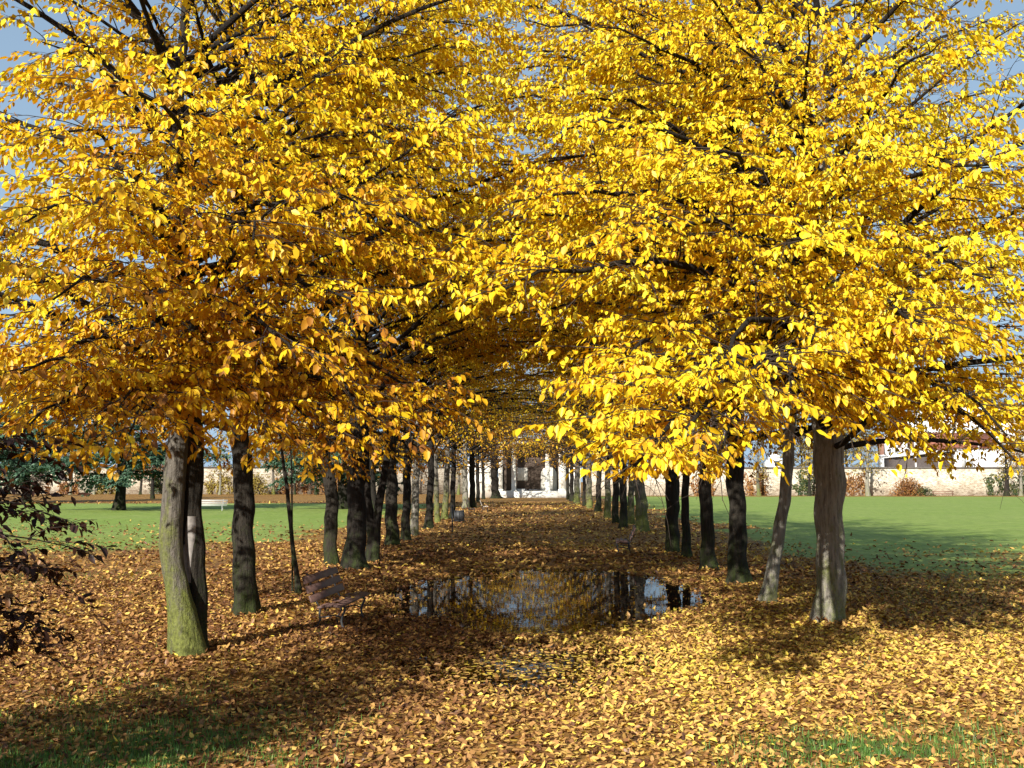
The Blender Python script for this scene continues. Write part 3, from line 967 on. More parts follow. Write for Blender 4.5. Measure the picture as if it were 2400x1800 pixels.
gx = np.concatenate([-np.geomspace(420, 14, 34), np.arange(-13.8, 13.81, 0.23), np.geomspace(14, 420, 34)])
gy = np.concatenate([[-60, -30, -15, -8, -3, 0, 3], np.arange(5, 34, 0.23), np.geomspace(34.2, 150, 60), np.linspace(153, 215, 24), [260, 340, 500, 800, 1400]])
GX, GY = np.meshgrid(gx, gy)
GZ = height(GX, GY)
V = np.stack([GX, GY, GZ], -1).reshape(-1, 3)
nx, ny = len(gx), len(gy)
base = np.arange(nx * ny).reshape(ny, nx)
q = np.stack([base[:-1, :-1], base[:-1, 1:], base[1:, 1:], base[1:, :-1]], -1).reshape(-1, 4)

g = M('park_ground')
pos = g.coord((1, 1, 1))
la = g.n('Attribute', attribute_name='litter')
ng = g.noise(pos, 1.3, 6, 0.6)
ng2 = g.noise(pos, 40, 3, 0.6)
ng3 = g.ramp(g.noise(g.coord((1, 0.6, 1)), 0.22, 7, 0.72), [(0.35, (0, 0, 0)), (0.68, (1, 1, 1))])
gcol = g.ramp(ng2, [(0.3, (0.12, 0.185, 0.03)), (0.7, (0.25, 0.34, 0.07))])
gcol = g.mix(g.math('MULTIPLY', ng3, 0.8), gcol, (0.24, 0.29, 0.085))
gcol = g.mix(1.0, gcol, g.ramp(g.noise(g.coord((1, 0.35, 1)), 2.2, 6, 0.75), [(0.25, (0.55, 0.6, 0.5)), (0.75, (1.3, 1.25, 1.2))]), 'MULTIPLY')
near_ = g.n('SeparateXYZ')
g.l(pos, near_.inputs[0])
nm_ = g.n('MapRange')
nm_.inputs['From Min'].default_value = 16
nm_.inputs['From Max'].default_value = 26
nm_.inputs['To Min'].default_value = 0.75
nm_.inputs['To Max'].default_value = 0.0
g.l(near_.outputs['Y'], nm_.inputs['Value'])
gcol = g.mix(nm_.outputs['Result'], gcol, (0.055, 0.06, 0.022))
gcol = g.mix(g.ramp(ng, [(0.55, (0, 0, 0)), (0.8, (0.5, 0.5, 0.5))]), gcol, (0.20, 0.19, 0.07))
# leaf litter: overlapping cells, one colour for each leaf
lc = None
hh = None
for (s_, st) in ((11.0, 1.0), (17.0, 1.0)):
    vo = g.n('TexVoronoi', Scale=s_, Randomness=1.0)
    g.l(g.coord((1, 0.8, 1)), vo.inputs['Vector'])
    sepc = g.n('SeparateColor')
    g.l(vo.outputs['Color'], sepc.inputs[0])
    c_ = g.ramp(sepc.outputs[0], [(0.0, (0.045, 0.022, 0.014)), (0.3, (0.13, 0.055, 0.025)), (0.6, (0.26, 0.115, 0.035)), (0.85, (0.46, 0.23, 0.05)), (1.0, (0.62, 0.40, 0.06))])
    e_ = g.ramp(vo.outputs['Distance'], [(0.35, (1, 1, 1)), (0.75, (0.35, 0.35, 0.35))])
    c_ = g.mix(1.0, c_, e_, 'MULTIPLY')
    lc = c_ if lc is None else g.mix(g.math('GREATER_THAN', sepc.outputs[1], 0.5), lc, c_)
    hh = sepc.outputs[2] if hh is None else g.math('ADD', hh, sepc.outputs[2])
fac = g.math('ADD', g.math('MULTIPLY', la.outputs['Fac'], 1.3), g.math('SUBTRACT', g.math('MULTIPLY', g.noise(pos, 7, 6, 0.8), 1.7), 1.0))
fac = g.ramp(fac, [(0.28, (0, 0, 0)), (0.46, (1, 1, 1))])
lc = g.mix(g.ramp(g.noise(pos, 0.7, 5, 0.65), [(0.4, (0, 0, 0)), (0.65, (0.6, 0.6, 0.6))]), lc, (0.36, 0.20, 0.05))
g.base(g.mix(fac, gcol, lc), 0.85, 0.15)
g.bump(g.math('ADD', g.math('MULTIPLY', hh, 0.6), ng2), 0.55, 0.03)
ground = link('ground', np_mesh('ground', V, [q], g.m, {'litter': litter(GX, GY).ravel()}, smooth=True))
ground['kind'] = 'structure'

# water
wt = M('puddle_water')
wt.t.nodes.remove(wt.b)
fr = wt.n('Fresnel', IOR=1.33)
gl = wt.n('BsdfGlossy', Roughness=0.012)
tr = wt.n('BsdfTransparent')
tr.inputs['Color'].default_value = (0.62, 0.52, 0.40, 1)
bmp = wt.n('Bump', Strength=0.03, Distance=0.02)
wt.l(wt.noise(wt.coord((1, 0.6, 1)), 5, 3), bmp.inputs['Height'])
wt.l(bmp.outputs[0], fr.inputs['Normal'])
wt.l(bmp.outputs[0], gl.inputs['Normal'])
ms = wt.n('MixShader')
wt.l(fr.outputs[0], ms.inputs[0])
wt.l(tr.outputs[0], ms.inputs[1])
wt.l(gl.outputs[0], ms.inputs[2])
wt.l(ms.outputs[0], wt.out.inputs['Surface'])
ang = np.linspace(0, 2 * np.pi, 72, endpoint=False)
pv = np.stack([0.2 + 4.2 * np.cos(ang), 21.3 + 10.0 * np.sin(ang), np.full(72, WATER)], -1)
pud = link('puddle', np_mesh('puddle', pv, [np.arange(72)[None, :]], wt.m))
pud['kind'] = 'structure'

# fallen leaves on the ground
rng = np.random.default_rng(77)
FV, Fq, Ft = [], [], []
kk = 0
for (y0, y1, dens, size) in ((6.5, 12, 430, 0.076), (12, 18, 340, 0.084), (18, 27, 170, 0.10), (27, 42, 45, 0.14), (42, 66, 12, 0.17), (66, 120, 4, 0.24)):
    wid = 0.55 * y1 + 1.5
    n_ = int(dens * (y1 - y0) * 2 * wid)
    x = rng.uniform(-wid, wid, n_)
    y = rng.uniform(y0, y1, n_)
    keep_ = (np.abs(x + 0.02 * y) < 0.50 * y + 1.0)
    pr = litter(x, y)
    h = height(x, y)
    deep = np.clip((WATER - 0.012 - h) / 0.02, 0, 1)
    sp_l = np.where(x < 0, 1 - sstep(40, 70, y), 1 - sstep(28, 50, y)) * np.where(x < 0, 0.38, 0.16)
    prob = np.maximum(pr ** 1.2, sp_l) * (1 - 0.55 * deep)
    keep_ &= rng.random(n_) < prob
    x, y, h, deep = x[keep_], y[keep_], h[keep_], deep[keep_]
    n_ = len(x)
    fl = (deep > 0.5) & (rng.random(n_) < np.where(y < 18.3, 0.42, 0.03))
    z = np.where(fl, WATER + 0.003, h + 0.006 + 0.02 * rng.random(n_) * (1 - 0.7 * deep))
    a_ = rng.uniform(0, 6.28, n_)
    p_ = np.where(fl, 0.0, rng.normal(0, 0.30, n_))
    D = np.stack([np.cos(p_) * np.cos(a_), np.cos(p_) * np.sin(a_), np.sin(p_)], -1)
    Ll = size * (0.65 + 0.7 * rng.random(n_))
    roll = np.where(fl, 0, rng.normal(0, 0.32, n_))
    P = np.stack([x, y, z], -1) - D * Ll[:, None] * 0.5
    P[:, 2] = np.maximum(P[:, 2], np.where(fl, WATER + 0.003, h + 0.003))
    flat = np.where(fl, 0.05, 1.0)
    V, q = leaf_verts(P, D, roll, Ll, Ll * (0.5 + 0.12 * rng.random(n_)), Ll * rng.normal(0.08, 0.12, n_) * flat, Ll * rng.normal(-0.04, 0.22, n_) * flat)
    yel = sstep(-2.5, 3, x) * 0.30 * (1 - 0.6 * sstep(17, 24, y)) + 0.12 * fbm(x, y, 9, 0.6, 3) + np.where(fl, 0.25, 0)
    tn = np.clip(0.40 + yel + rng.normal(0, 0.22, n_), 0, 1)
    FV.append(V)
    Fq.append(q + kk)
    Ft.append(np.repeat(tn, 6))
    kk += len(V)
for o_ in [q_ for q_ in C.objects if q_.get('category') in ('tree', 'sapling') and q_.parent is None and 0 < q_.location.y < 40]:
    tx, ty = o_.location.x, o_.location.y
    r0 = 0.36 if ty < 19 else (0.2 if o_['category'] == 'tree' else 0.08)
    n_ = int((260 if ty < 19 else 130) * (r0 / 0.3) ** 0.5)
    a0_ = rng.uniform(0, 6.28, n_)
    dr_ = np.abs(rng.normal(0, 0.2, n_))
    x = tx + (r0 + dr_) * np.cos(a0_)
    y = ty + (r0 + dr_) * np.sin(a0_)
    z = height(x, y) + 0.01 + 0.09 * np.exp(-dr_ / 0.1) * rng.random(n_)
    a_ = rng.uniform(0, 6.28, n_)
    p_ = rng.normal(0.1, 0.4, n_)
    D = np.stack([np.cos(p_) * np.cos(a_), np.cos(p_) * np.sin(a_), np.sin(p_)], -1)
    Ll = 0.09 * (0.65 + 0.7 * rng.random(n_))
    V, q = leaf_verts(np.stack([x, y, z], -1), D, rng.normal(0, 0.4, n_), Ll, Ll * 0.55, Ll * rng.normal(0.08, 0.12, n_), Ll * rng.normal(0, 0.2, n_))
    FV.append(V)
    Fq.append(q + kk)
    Ft.append(np.repeat(np.clip(rng.normal(0.42 if tx < 0 else 0.6, 0.22, n_), 0, 1), 6))
    kk += len(V)
fo = link('fallen_leaves', np_mesh('fallen_leaves', np.concatenate(FV), [np.concatenate(Fq)], LITTER, {'leaf_tint': np.concatenate(Ft)}))
fo['kind'] = 'stuff'
fo['label'] = 'yellow and brown fallen leaves carpeting the ground'

# grass tufts between the leaves near the camera
n_ = 420000
y = 6.5 + 22 * rng.random(n_) ** 1.5
x = rng.uniform(-1, 1, n_) * (0.5 * y + 1)
g_ = 1 - litter(x, y)
sel = rng.random(n_) < (g_ ** 1.3) * 0.9
sel |= (rng.random(n_) < 0.012)
sel &= (np.abs(x) > 1.6)
x, y = x[sel], y[sel]
n_ = len(x)
z = height(x, y)
a_ = rng.uniform(0, 6.28, n_)
hgt = rng.uniform(0.025, 0.085, n_)
ln = rng.uniform(0.01, 0.05, n_)
wv = np.stack([np.cos(a_), np.sin(a_), np.zeros(n_)], -1) * 0.0045
b0 = np.stack([x, y, z - 0.005], -1)
lean = np.stack([np.cos(a_ + 1.6), np.sin(a_ + 1.6), np.zeros(n_)], -1) * ln[:, None]
mid = b0 + lean * 0.4 + np.array([0, 0, 0.6]) * hgt[:, None]
tip = b0 + lean + np.array([0, 0, 1.0]) * hgt[:, None]
V = np.stack([b0 - wv, b0 + wv, mid + wv * 0.7, tip, mid - wv * 0.7], 1).reshape(-1, 3)
k_ = np.arange(n_)[:, None] * 5
go = link('grass', np_mesh('grass', V, [k_ + np.array([[0, 1, 2, 4]]), k_ + np.array([[4, 2, 3]])], GRASSB, {'leaf_tint': np.repeat(rng.random(n_), 5)}))
go['kind'] = 'stuff'
go['label'] = 'short green grass tufts poking through the fallen leaves'

# ------------------------------------------------------------------ benches
WOOD_B = simple('brown_bench_paint', (0.13, 0.075, 0.062), 0.55, 0.2, 12)
IRON = simple('dark_cast_iron', (0.03, 0.03, 0.032), 0.5, 0.3, 20, 0.5)
SUNLIT_WOOD = simple('sunlit_slat', (0.50, 0.42, 0.34), 0.7, 0.2, 10)  # sunlight on the far bench, put into a paler wood colour
WHITEP = simple('white_bench_paint', (0.48, 0.47, 0.45), 0.5, 0.08, 6)
BENCHES = 'park benches beside the avenue'


def make_bench(label, loc, rz, wood, iron, group, length=2.15, sw=1.0):
    t = thing('park_bench', label, 'bench', loc, rz, group)
    ay = (0, 1, 0)

    def slat(nm, x, z, tilt, wdt, th=0.035):
        m = MB()
        ax_ = (math.cos(tilt), 0, math.sin(tilt))
        az_ = (-math.sin(tilt), 0, math.cos(tilt))
        m.obox((x, 0, z), ax_, ay, az_, wdt * sw / 2, length / 2, th / 2)
        return m.build(nm, wood, t)

    # facing +x, back leaning to -x
    for k in range(3):
        u = 0.10 + 0.165 * k
        slat('back_slat', -0.235 - 0.36 * u, 0.44 + 0.93 * u, R(90 + 21), 0.125)
    slat('seat_slat', -0.10, 0.405, R(6), 0.11)
    slat('seat_slat', 0.035, 0.425, R(8), 0.11)
    slat('seat_slat', 0.175, 0.42, R(-14), 0.125)
    for s_ in (-1, 1):
        y = s_ * (length / 2 - 0.36)
        m = MB()
        m.tube([(0.205, y, 0.40), (0.225, y, 0.33), (0.19, y, 0.24), (0.165, y, 0.14), (0.18, y, 0.06), (0.24, y, 0.005), (0.27, y, 0.0)], 0.02, 8)
        m.tube([(-0.20, y, 0.36), (-0.215, y, 0.26), (-0.20, y, 0.15), (-0.25, y, 0.05), (-0.31, y, 0.0)], 0.02, 8)
        m.tube([(0.205, y, 0.385), (0.10, y, 0.395), (-0.06, y, 0.375), (-0.20, y, 0.36)], 0.019, 8)
        m.tube([(-0.20, y, 0.36), (-0.265, y, 0.45), (-0.33, y, 0.62), (-0.405, y, 0.83), (-0.42, y, 0.90), (-0.455, y, 0.92)], 0.017, 8)
        m.tube([(0.165, y, 0.20), (0.05, y, 0.24), (-0.08, y, 0.21), (-0.205, y, 0.20)], 0.012, 8)
        m.build('side_frame', iron, t, smooth=True)
    return t


def copy_tree(o, parent=None):
    c = o.copy()
    C.objects.link(c)
    if parent is not None:
        c.parent = parent
    for ch in list(o.children):
        copy_tree(ch, c)
    return c


pb = gnd(838, 1458)
b0_ = make_bench('brown slatted bench by the puddle at the left, strewn with yellow leaves', (-3.30, 18.6, 0.0), R(-4), WOOD_B, IRON, BENCHES)
c = copy_tree(b0_)
pb = gnd(1460, 1296)
c.location = (pb.x, pb.y, 0)
c.rotation_euler = (0, 0, R(180 - 4))
c['label'] = 'brown slatted bench on the right side of the avenue, backed by mossy trunks'
c = copy_tree(b0_)
pb = gnd(1106, 1206)
c.location = (pb.x, pb.y, 0)
c.rotation_euler = (0, 0, R(3))
c['label'] = 'dark far bench just past the litter bin'
pb = gnd(1137, 1199)
make_bench('pale sunlit far bench facing the path beyond the dark far bench', (pb.x, pb.y, 0), R(3), SUNLIT_WOOD, IRON, BENCHES)
pb = gnd(492, 1197)
make_bench('white slatted bench alone on the shaded lawn behind the mossy tree', (pb.x, pb.y, 0), R(-90 + 8), WHITEP, simple('pale_bench_frame', (0.5, 0.5, 0.48)), None, 2.7, 0.6)
# leaves lying on the near bench
nb = 26
bxs = rng.uniform(-0.16, 0.2, nb)
bys = rng.uniform(-0.85, 0.8, nb)
P = np.stack([bxs, bys, 0.452 + 0.012 * rng.random(nb)], -1)
a_ = rng.uniform(0, 6.28, nb)
D = np.stack([np.cos(a_), np.sin(a_), np.zeros(nb)], -1)
V, q = leaf_verts(P, D, rng.normal(0, 0.2, nb), np.full(nb, 0.1), np.full(nb, 0.055), rng.normal(0.004, 0.006, nb), rng.normal(0, 0.008, nb))
lo = link('bench_leaves', np_mesh('bench_leaves', V, [q], LITTER, {'leaf_tint': np.repeat(rng.uniform(0.3, 1, nb), 6)}))
lo.location = (-3.30, 18.6, 0)
lo.rotation_euler = (0, 0, R(-4))
lo['kind'] = 'stuff'
lo['label'] = 'fallen leaves lying on the near bench seat'

# ------------------------------------------------------------------ litter bin and slim post
pb = gnd(1076, 1226)
t = thing('litter_bin', 'dark slatted round litter bin in front of the left row', 'litter bin', (pb.x, pb.y, 0))
m = MB()
for k in range(20):
    a = k / 20 * 2 * math.pi
    cx_, cy_ = 0.29 * math.cos(a), 0.29 * math.sin(a)
    m.obox((cx_, cy_, 0.42), (-math.sin(a), math.cos(a), 0), (0, 0, 1), (math.cos(a), math.sin(a), 0), 0.034, 0.32, 0.012)
m.build('slats', IRON, t)
for z_ in (0.16, 0.70):
    m = MB()
    pts = [(0.305 * math.cos(a), 0.305 * math.sin(a), z_) for a in np.linspace(0, 2 * math.pi, 25)]
    m.tube(pts, 0.016, 6, cap=False)
    m.build('hoop', IRON, t, smooth=True)
m = MB()
m.tube([(0, 0, 0.12), (0, 0, 0.68)], 0.255, 20)
m.build('liner', simple('bin_liner', (0.02, 0.02, 0.022)), t, smooth=False)
m = MB()
m.tube([(0, 0, 0.0), (0, 0, 0.14)], 0.06, 12)
m.build('foot', IRON, t)

pb = gnd(1060, 1251)
t = thing('slim_post', 'slim black post standing before the litter bin', 'post', (pb.x, pb.y, 0))
m = MB()
m.tube([(0, 0, -0.1), (0, 0, 1.25)], 0.035, 10)
m.build('shaft', IRON, t, smooth=False)
m = MB()
m.tube([(0, 0, 1.25), (0, 0, 1.28), (0, 0, 1.32)], [0.05, 0.055, 0.02], 10)
m.build('cap', IRON, t, smooth=False)

# ------------------------------------------------------------------ portico at the end of the avenue
PLASTER = M('white_plaster')
n1 = PLASTER.noise(PLASTER.coord(), 1.2, 6, 0.6)
PLASTER.base(PLASTER.ramp(n1, [(0.3, (0.66, 0.60, 0.50)), (0.65, (0.82, 0.79, 0.72))]), 0.85, 0.2)
PLASTER = PLASTER.m
SHADED_OCHRE = simple('shaded_recess_plaster', (0.085, 0.06, 0.045), 0.9, 0.15, 2)  # dark brown carries the shade of the recess in its colour
YP = 150.0


def pz(py, Y=YP):
    return at(1250, py, Y).z


def pX(px, Y=YP):
    return at(px, 1100, Y).x


t = thing('portico', 'white columned portico closing the far end of the avenue', 'portico', (0, YP, 0))
ox = 0
x0, x1 = pX(1168), pX(1327)
zt = 7.6
m = MB()
m.box(x0 - 0.2, x1 + 0.2, -0.35, 3.4, -0.2, 0.95)
m.build('plinth', PLASTER, t)


def column(parent, name, px, wpx, square):
    x = pX(px)
    r_ = wpx * YP / F / 2
    m = MB()
    if square:
        m.box(x - r_, x + r_, -0.05, 2 * r_ - 0.05, 0.952, zt - 0.35)
        m.box(x - r_ - 0.08, x + r_ + 0.08, -0.13, 2 * r_ + 0.03, 0.952, 1.2)
        m.box(x - r_ - 0.1, x + r_ + 0.1, -0.15, 2 * r_ + 0.05, zt - 0.348, zt - 0.002)
    else:
        zz_ = [0.952, 1.1, 1.12, 3.5, zt - 0.5, zt - 0.4, zt - 0.36]
        rr_ = [r_ * 1.25, r_ * 1.25, r_, r_ * 0.98, r_ * 0.85, r_ * 0.95, r_ * 1.2]
        m.tube([(x, r_, z_) for z_ in zz_], rr_, 20)
        m.box(x - r_ * 1.3, x + r_ * 1.3, -r_ * 0.3, r_ * 2.3, zt - 0.358, zt - 0.002)
    return m.build(name, PLASTER, parent)


column(t, 'pilaster', 1173, 10, True)
column(t, 'column', 1204, 11, False)
column(t, 'column', 1283, 11, False)
column(t, 'pilaster', 1318, 17, True)
m = MB()
m.box(x0 - 0.3, x1 + 0.3, -0.3, 3.4, zt, zt + 0.7)
m.box(x0 - 0.6, x1 + 0.6, -0.6, 3.4, zt + 0.702, zt + 1.0)
m.build('entablature', PLASTER, t)
m = MB()
m.box(x0, x1, 3.0, 3.3, 0.952, zt - 0.002)
m.build('back_wall', SHADED_OCHRE, t)
m = MB()
xa, xb_ = pX(1212), pX(1236)
m.box(xa, xb_, 2.93, 2.998, pz(1126), pz(1096))
m.build('sunlit_panel', PLASTER, t)  # sunlit panel on the back wall, its brightness put into white plaster
m = MB()
xa, xb_ = pX(1268), pX(1306)
pl = [(xa, 0.96), (xb_, 0.96)]
for k in range(9):
    a = math.pi * k / 8
    pl.append(((xa + xb_) / 2 + (xb_ - xa) / 2 * math.cos(a), pz(1112) + (xb_ - xa) / 2 * math.sin(a)))
m.prism(pl, 2.94, 2.998)
m.build('sunlit_arch', PLASTER, t)  # sunlit area of the back wall, painted as a white plaster shape
# wing walls on both sides
for (nm, pa, pb_, top, lab) in (('wing_wall', 1090, 1166, 1082, 'white plastered wing wall left of the portico'), ('wing_wall', 1329, 1362, 1092, 'white plastered wing wall right of the portico')):
    t2 = thing(nm, lab, 'wall', (0, YP, 0))
    m = MB()
    m.box(pX(pa), pX(pb_), 1.0, 1.5, -0.2, pz(top))
    m.build('wall_face', PLASTER, t2)
    m = MB()
    m.box(pX(pa) - 0.1, pX(pb_) + 0.1, 0.85, 1.65, pz(top) + 0.002, pz(top) + 0.22)
    m.build('coping', simple('stone_coping', (0.45, 0.42, 0.38)), t2)

# crowd barriers before the portico
STEEL = simple('galvanised_steel', (0.22, 0.23, 0.25), 0.35, 0.1, 10, 0.5, 0.6)


def barrier(label, pxa, pxb, py):
    Y = gnd((pxa + pxb) / 2, py).y
    xa, xb_ = at(pxa, py, Y).x, at(pxb, py, Y).x
    t = thing('crowd_barrier', label, 'barrier', ((xa + xb_) / 2, Y, 0), 0, 'steel barriers before the portico')
    hw = (xb_ - xa) / 2
    m = MB()
    m.tube([(-hw, 0, 0.15), (-hw, 0, 1.0), (-hw + 0.15, 0, 1.15), (hw - 0.15, 0, 1.15), (hw, 0, 1.0), (hw, 0, 0.15), (-hw, 0, 0.15)], 0.035, 6)
    m.build('rail_frame', STEEL, t)
    m = MB()
    for k in range(1, 12):
        x = -hw + 2 * hw * k / 12
        m.tube([(x, 0, 0.15), (x, 0, 1.14)], 0.016, 6)
    m.build('bars', STEEL, t)
    for s_ in (-1, 1):
        m = MB()
        m.tube([(s_ * hw * 0.75, -0.35, 0.03), (s_ * hw * 0.75, 0, 0.17), (s_ * hw * 0.75, 0.35, 0.03)], 0.03, 6)
        m.build('foot', STEEL, t)
    return t, hw


t, hw = barrier('steel crowd barrier carrying a blank white board', 1198, 1236, 1166)
barrier('steel crowd barrier with open bars next to the one with the board', 1238, 1276, 1166)
m = MB()
bp_ = gnd(1225, 1166)
m.box(-0.55, 0.55, -0.09, -0.05, 0.15, 1.25)
tb = m.build('notice_board', WHITEP, t)
tb.location = (0.25, 0, 0)

# ------------------------------------------------------------------ perimeter walls
STONE = M('rubble_wall')
v = STONE.coord((1, 1, 1))
n1 = STONE.noise(v, 0.5, 6, 0.65)
n2 = STONE.noise(STONE.coord((1, 1, 2.4)), 2.2, 6, 0.7)
c1 = STONE.ramp(n1, [(0.3, (0.47, 0.40, 0.30)), (0.6, (0.70, 0.64, 0.52))])
c2 = STONE.mix(STONE.ramp(n2, [(0.46, (0, 0, 0)), (0.62, (0.8, 0.8, 0.8))]), c1, (0.25, 0.18, 0.13))
br = STONE.n('TexBrick', Scale=1.0)
br.inputs['Color1'].default_value = (1, 1, 1, 1)
br.inputs['Color2'].default_value = (0.72, 0.68, 0.64, 1)
br.inputs['Mortar'].default_value = (0.45, 0.4, 0.36, 1)
br.inputs['Mortar Size'].default_value = 0.03
STONE.l(STONE.coord((1.4, 1, 1)), br.inputs['Vector'])
bm_ = STONE.n('Mapping')
bm_.inputs['Rotation'].default_value = (math.radians(90), 0, 0)
STONE.l(STONE.coord((1.4, 1, 1.6)), bm_.inputs['Vector'])
STONE.l(bm_.outputs[0], br.inputs['Vector'])
c2 = STONE.mix(0.7, c2, br.outputs['Color'], 'MULTIPLY')
STONE.base(c2, 0.9, 0.15)
STONE.bump(n2, 0.6, 0.08)
STONE = STONE.m
COP = simple('wall_coping', (0.10, 0.085, 0.075), 0.9, 0.3, 3)


def wall(label, xa, xb_, Y, h, seed):
    t = thing('park_wall', label, 'wall', ((xa + xb_) / 2, Y, 0))
    hw = abs(xb_ - xa) / 2
    m = MB()
    m.box(-hw, hw, -0.3, 0.3, -0.3, h)
    m.build('wall_face', STONE, t)
    m = MB()
    m.box(-hw - 0.05, hw + 0.05, -0.42, 0.42, h + 0.002, h + 0.28)
    m.build('coping', COP, t)
    return t


WR, WL = 172.0, 186.0
wall('weathered stone park wall with dark coping behind the right lawn', 8.6, 150, WR, 4.35, 1)
wall('pale stone park wall with climbing growth behind the left lawn', -150, -10.5, WL, 4.6, 2)

# ------------------------------------------------------------------ buildings beyond the right wall
WHITEW = simple('white_render', (0.80, 0.80, 0.79), 0.8, 0.04, 0.5)
TILE = M('red_roof_tiles')
wv_ = TILE.n('TexWave', Scale=3.0, Distortion=0.6)
TILE.l(TILE.coord((1, 1, 1)), wv_.inputs['Vector'])
TILE.base(TILE.mix(TILE.noise(TILE.coord(), 1.5, 5), (0.20, 0.07, 0.05), (0.34, 0.14, 0.09)), 0.85, 0.2)
TILE.bump(wv_.outputs['Fac'], 0.5, 0.06)
TILE = TILE.m
GLASS = simple('dark_window', (0.03, 0.035, 0.045), 0.15, 0.2, 2, 0.6)
SHADE = simple('shed_shade', (0.07, 0.055, 0.05), 0.8, 0.3, 3)  # shade inside the open shed, put into a dark colour


def zY(py, Y):
    return at(2200, py, Y).z


def xY(px, Y):
    return at(px, 1000, Y).x


Y = 215.0
t = thing('gabled_house', 'large white gabled house rising over the right wall', 'house', (0, Y, 0))
m = MB()
m.prism([(xY(2120, Y), 0), (xY(2270, Y), 0), (xY(2270, Y), zY(990, Y)), (xY(2262, Y), zY(985, Y)), (xY(2192, Y), zY(952, Y)), (xY(2126, Y), zY(990, Y)), (xY(2120, Y), zY(1000, Y))], 0, 12)
m.build('gable_wall', WHITEW, t)
m = MB()
m.box(xY(2262, Y), xY(2430, Y), 2.0, 14, 0, zY(950, Y))
m.build('side_wing', WHITEW, t)
m = MB()
m.box(xY(2250, Y), xY(2440, Y), 1.5, 14.5, zY(950, Y) + 0.01, zY(946, Y))
m.build('roof_edge', COP, t)
for px in (2290, 2320, 2350):
    m = MB()
    m.box(xY(px, Y) - 0.5, xY(px, Y) + 0.5, 1.95, 1.998, zY(985, Y), zY(968, Y))
    m.build('window', GLASS, t)

Y = 206.0
t = thing('tiled_house', 'low house with a red-brown tiled roof in front of the white gable', 'house', (0, Y, 0))
xa, xb_ = xY(2150, Y), xY(2330, Y)
m = MB()
m.box(xa, xb_, 0, 7, 0, zY(1052, Y))
m.build('wall_face', WHITEW, t)
m = MB()
za, zb_ = zY(1052, Y) + 0.01, zY(1012, Y)
m.add([(xa - 0.4, -0.6, za), (xb_ + 0.4, -0.6, za), (xb_ + 0.4, 3.5, zb_), (xa - 0.4, 3.5, zb_), (xa - 0.4, 7.6, za), (xb_ + 0.4, 7.6, za)],
      [[0, 1, 2, 3], [3, 2, 5, 4], [0, 3, 4, 4], [1, 5, 2, 2], [0, 4, 5, 1]])
m.f4[-1] = m.f4[-1]
polys = np.array([[0, 1, 2, 3], [3, 2, 5, 4], [0, 4, 5, 1]])
roof = link('roof', np_mesh('roof', m.v[0], [polys, np.array([[0, 3, 4], [1, 5, 2]])], TILE), t)
m = MB()
xc = xY(2288, Y)
m.tube([(xc, -0.7, zY(1052, Y) - 1), (xc, -0.7, zY(1027, Y))], 0.12, 8)
m.build('lamp_post', WHITEW, t)  # white lamp post in front of the tiled roof

Y = 196.0
t = thing('balustraded_terrace', 'white villa terrace with pillars and balustrade left of the tiled house', 'terrace', (0, Y, 0))
xa, xb_ = xY(2076, Y), xY(2160, Y)
m = MB()
m.box(xa, xb_, 0, 5, 0, zY(1065, Y))
m.build('base_wall', WHITEW, t)
for px in (2080, 2098, 2120, 2150):
    m = MB()
    x = xY(px, Y)
    m.box(x - 0.45, x + 0.45, 0.1, 1.0, zY(1065, Y) + 0.005, zY(1018, Y))
    m.build('pillar', WHITEW, t)
m = MB()
for k in range(22):
    x = xa + (xb_ - xa) * (k + 0.5) / 22
    m.box(x - 0.07, x + 0.07, 0.25, 0.4, zY(1065, Y) + 0.004, zY(1052, Y))
m.box(xa, xb_, 0.2, 0.45, zY(1052, Y) + 0.004, zY(1050, Y))
m.build('balustrade', WHITEW, t)
m = MB()
m.box(xa, xb_, 3.5, 5, zY(1065, Y) + 0.01, zY(1016, Y))
m.build('rear_wall', simple('brick_infill', (0.28, 0.15, 0.11), 0.9, 0.3, 6), t)

Y = 186.0
t = thing('lean_to_shed', 'dark open shed with a sloping pale-edged roof behind the right wall', 'shed', (0, Y, 0))
xa, xb_ = xY(2096, Y), xY(2236, Y)
m = MB()
m.prism([(xa, 0), (xb_, 0), (xb_, zY(1058, Y)), (xa, zY(1072, Y))], 0.6, 6)
m.build('shed_body', SHADE, t)
m = MB()
m.prism([(xa - 0.3, zY(1071, Y)), (xb_ + 0.2, zY(1057, Y)), (xb_ + 0.2, zY(1053.5, Y)), (xa - 0.3, zY(1067.5, Y))], -0.3, 6.2)
m.build('roof', WHITEW, t)
for px in (2145, 2200):
    m = MB()
    x = xY(px, Y)
    m.box(x - 0.1, x + 0.1, 0.3, 0.5, 0, zY(1066, Y))
    m.build('post', WHITEW, t)
m = MB()
m.tube([(xY(2205, Y), 0.2, zY(1066, Y)), (xY(2228, Y), 0.2, zY(1086, Y))], 0.12, 6)
m.build('brace', WHITEW, t)
t = thing('garage_block', 'pale grey flat-roofed block at the right end of the dark shed', 'outbuilding', (0, Y, 0))
m = MB()
m.box(xY(2238, Y), xY(2336, Y), 0, 6, 0, zY(1053, Y))
m.build('wall_face', WHITEW, t)
m = MB()
m.box(xY(2236, Y), xY(2338, Y), -0.15, 6.2, zY(1053, Y) + 0.003, zY(1051, Y))
m.build('roof_edge', COP, t)
m = MB()
for px in (2250, 2266):
    m.box(xY(px, Y), xY(px + 11, Y), -0.03, -0.002, zY(1098, Y), zY(1058, Y))
m.build('door', simple('grey_door', (0.45, 0.45, 0.44)), t)

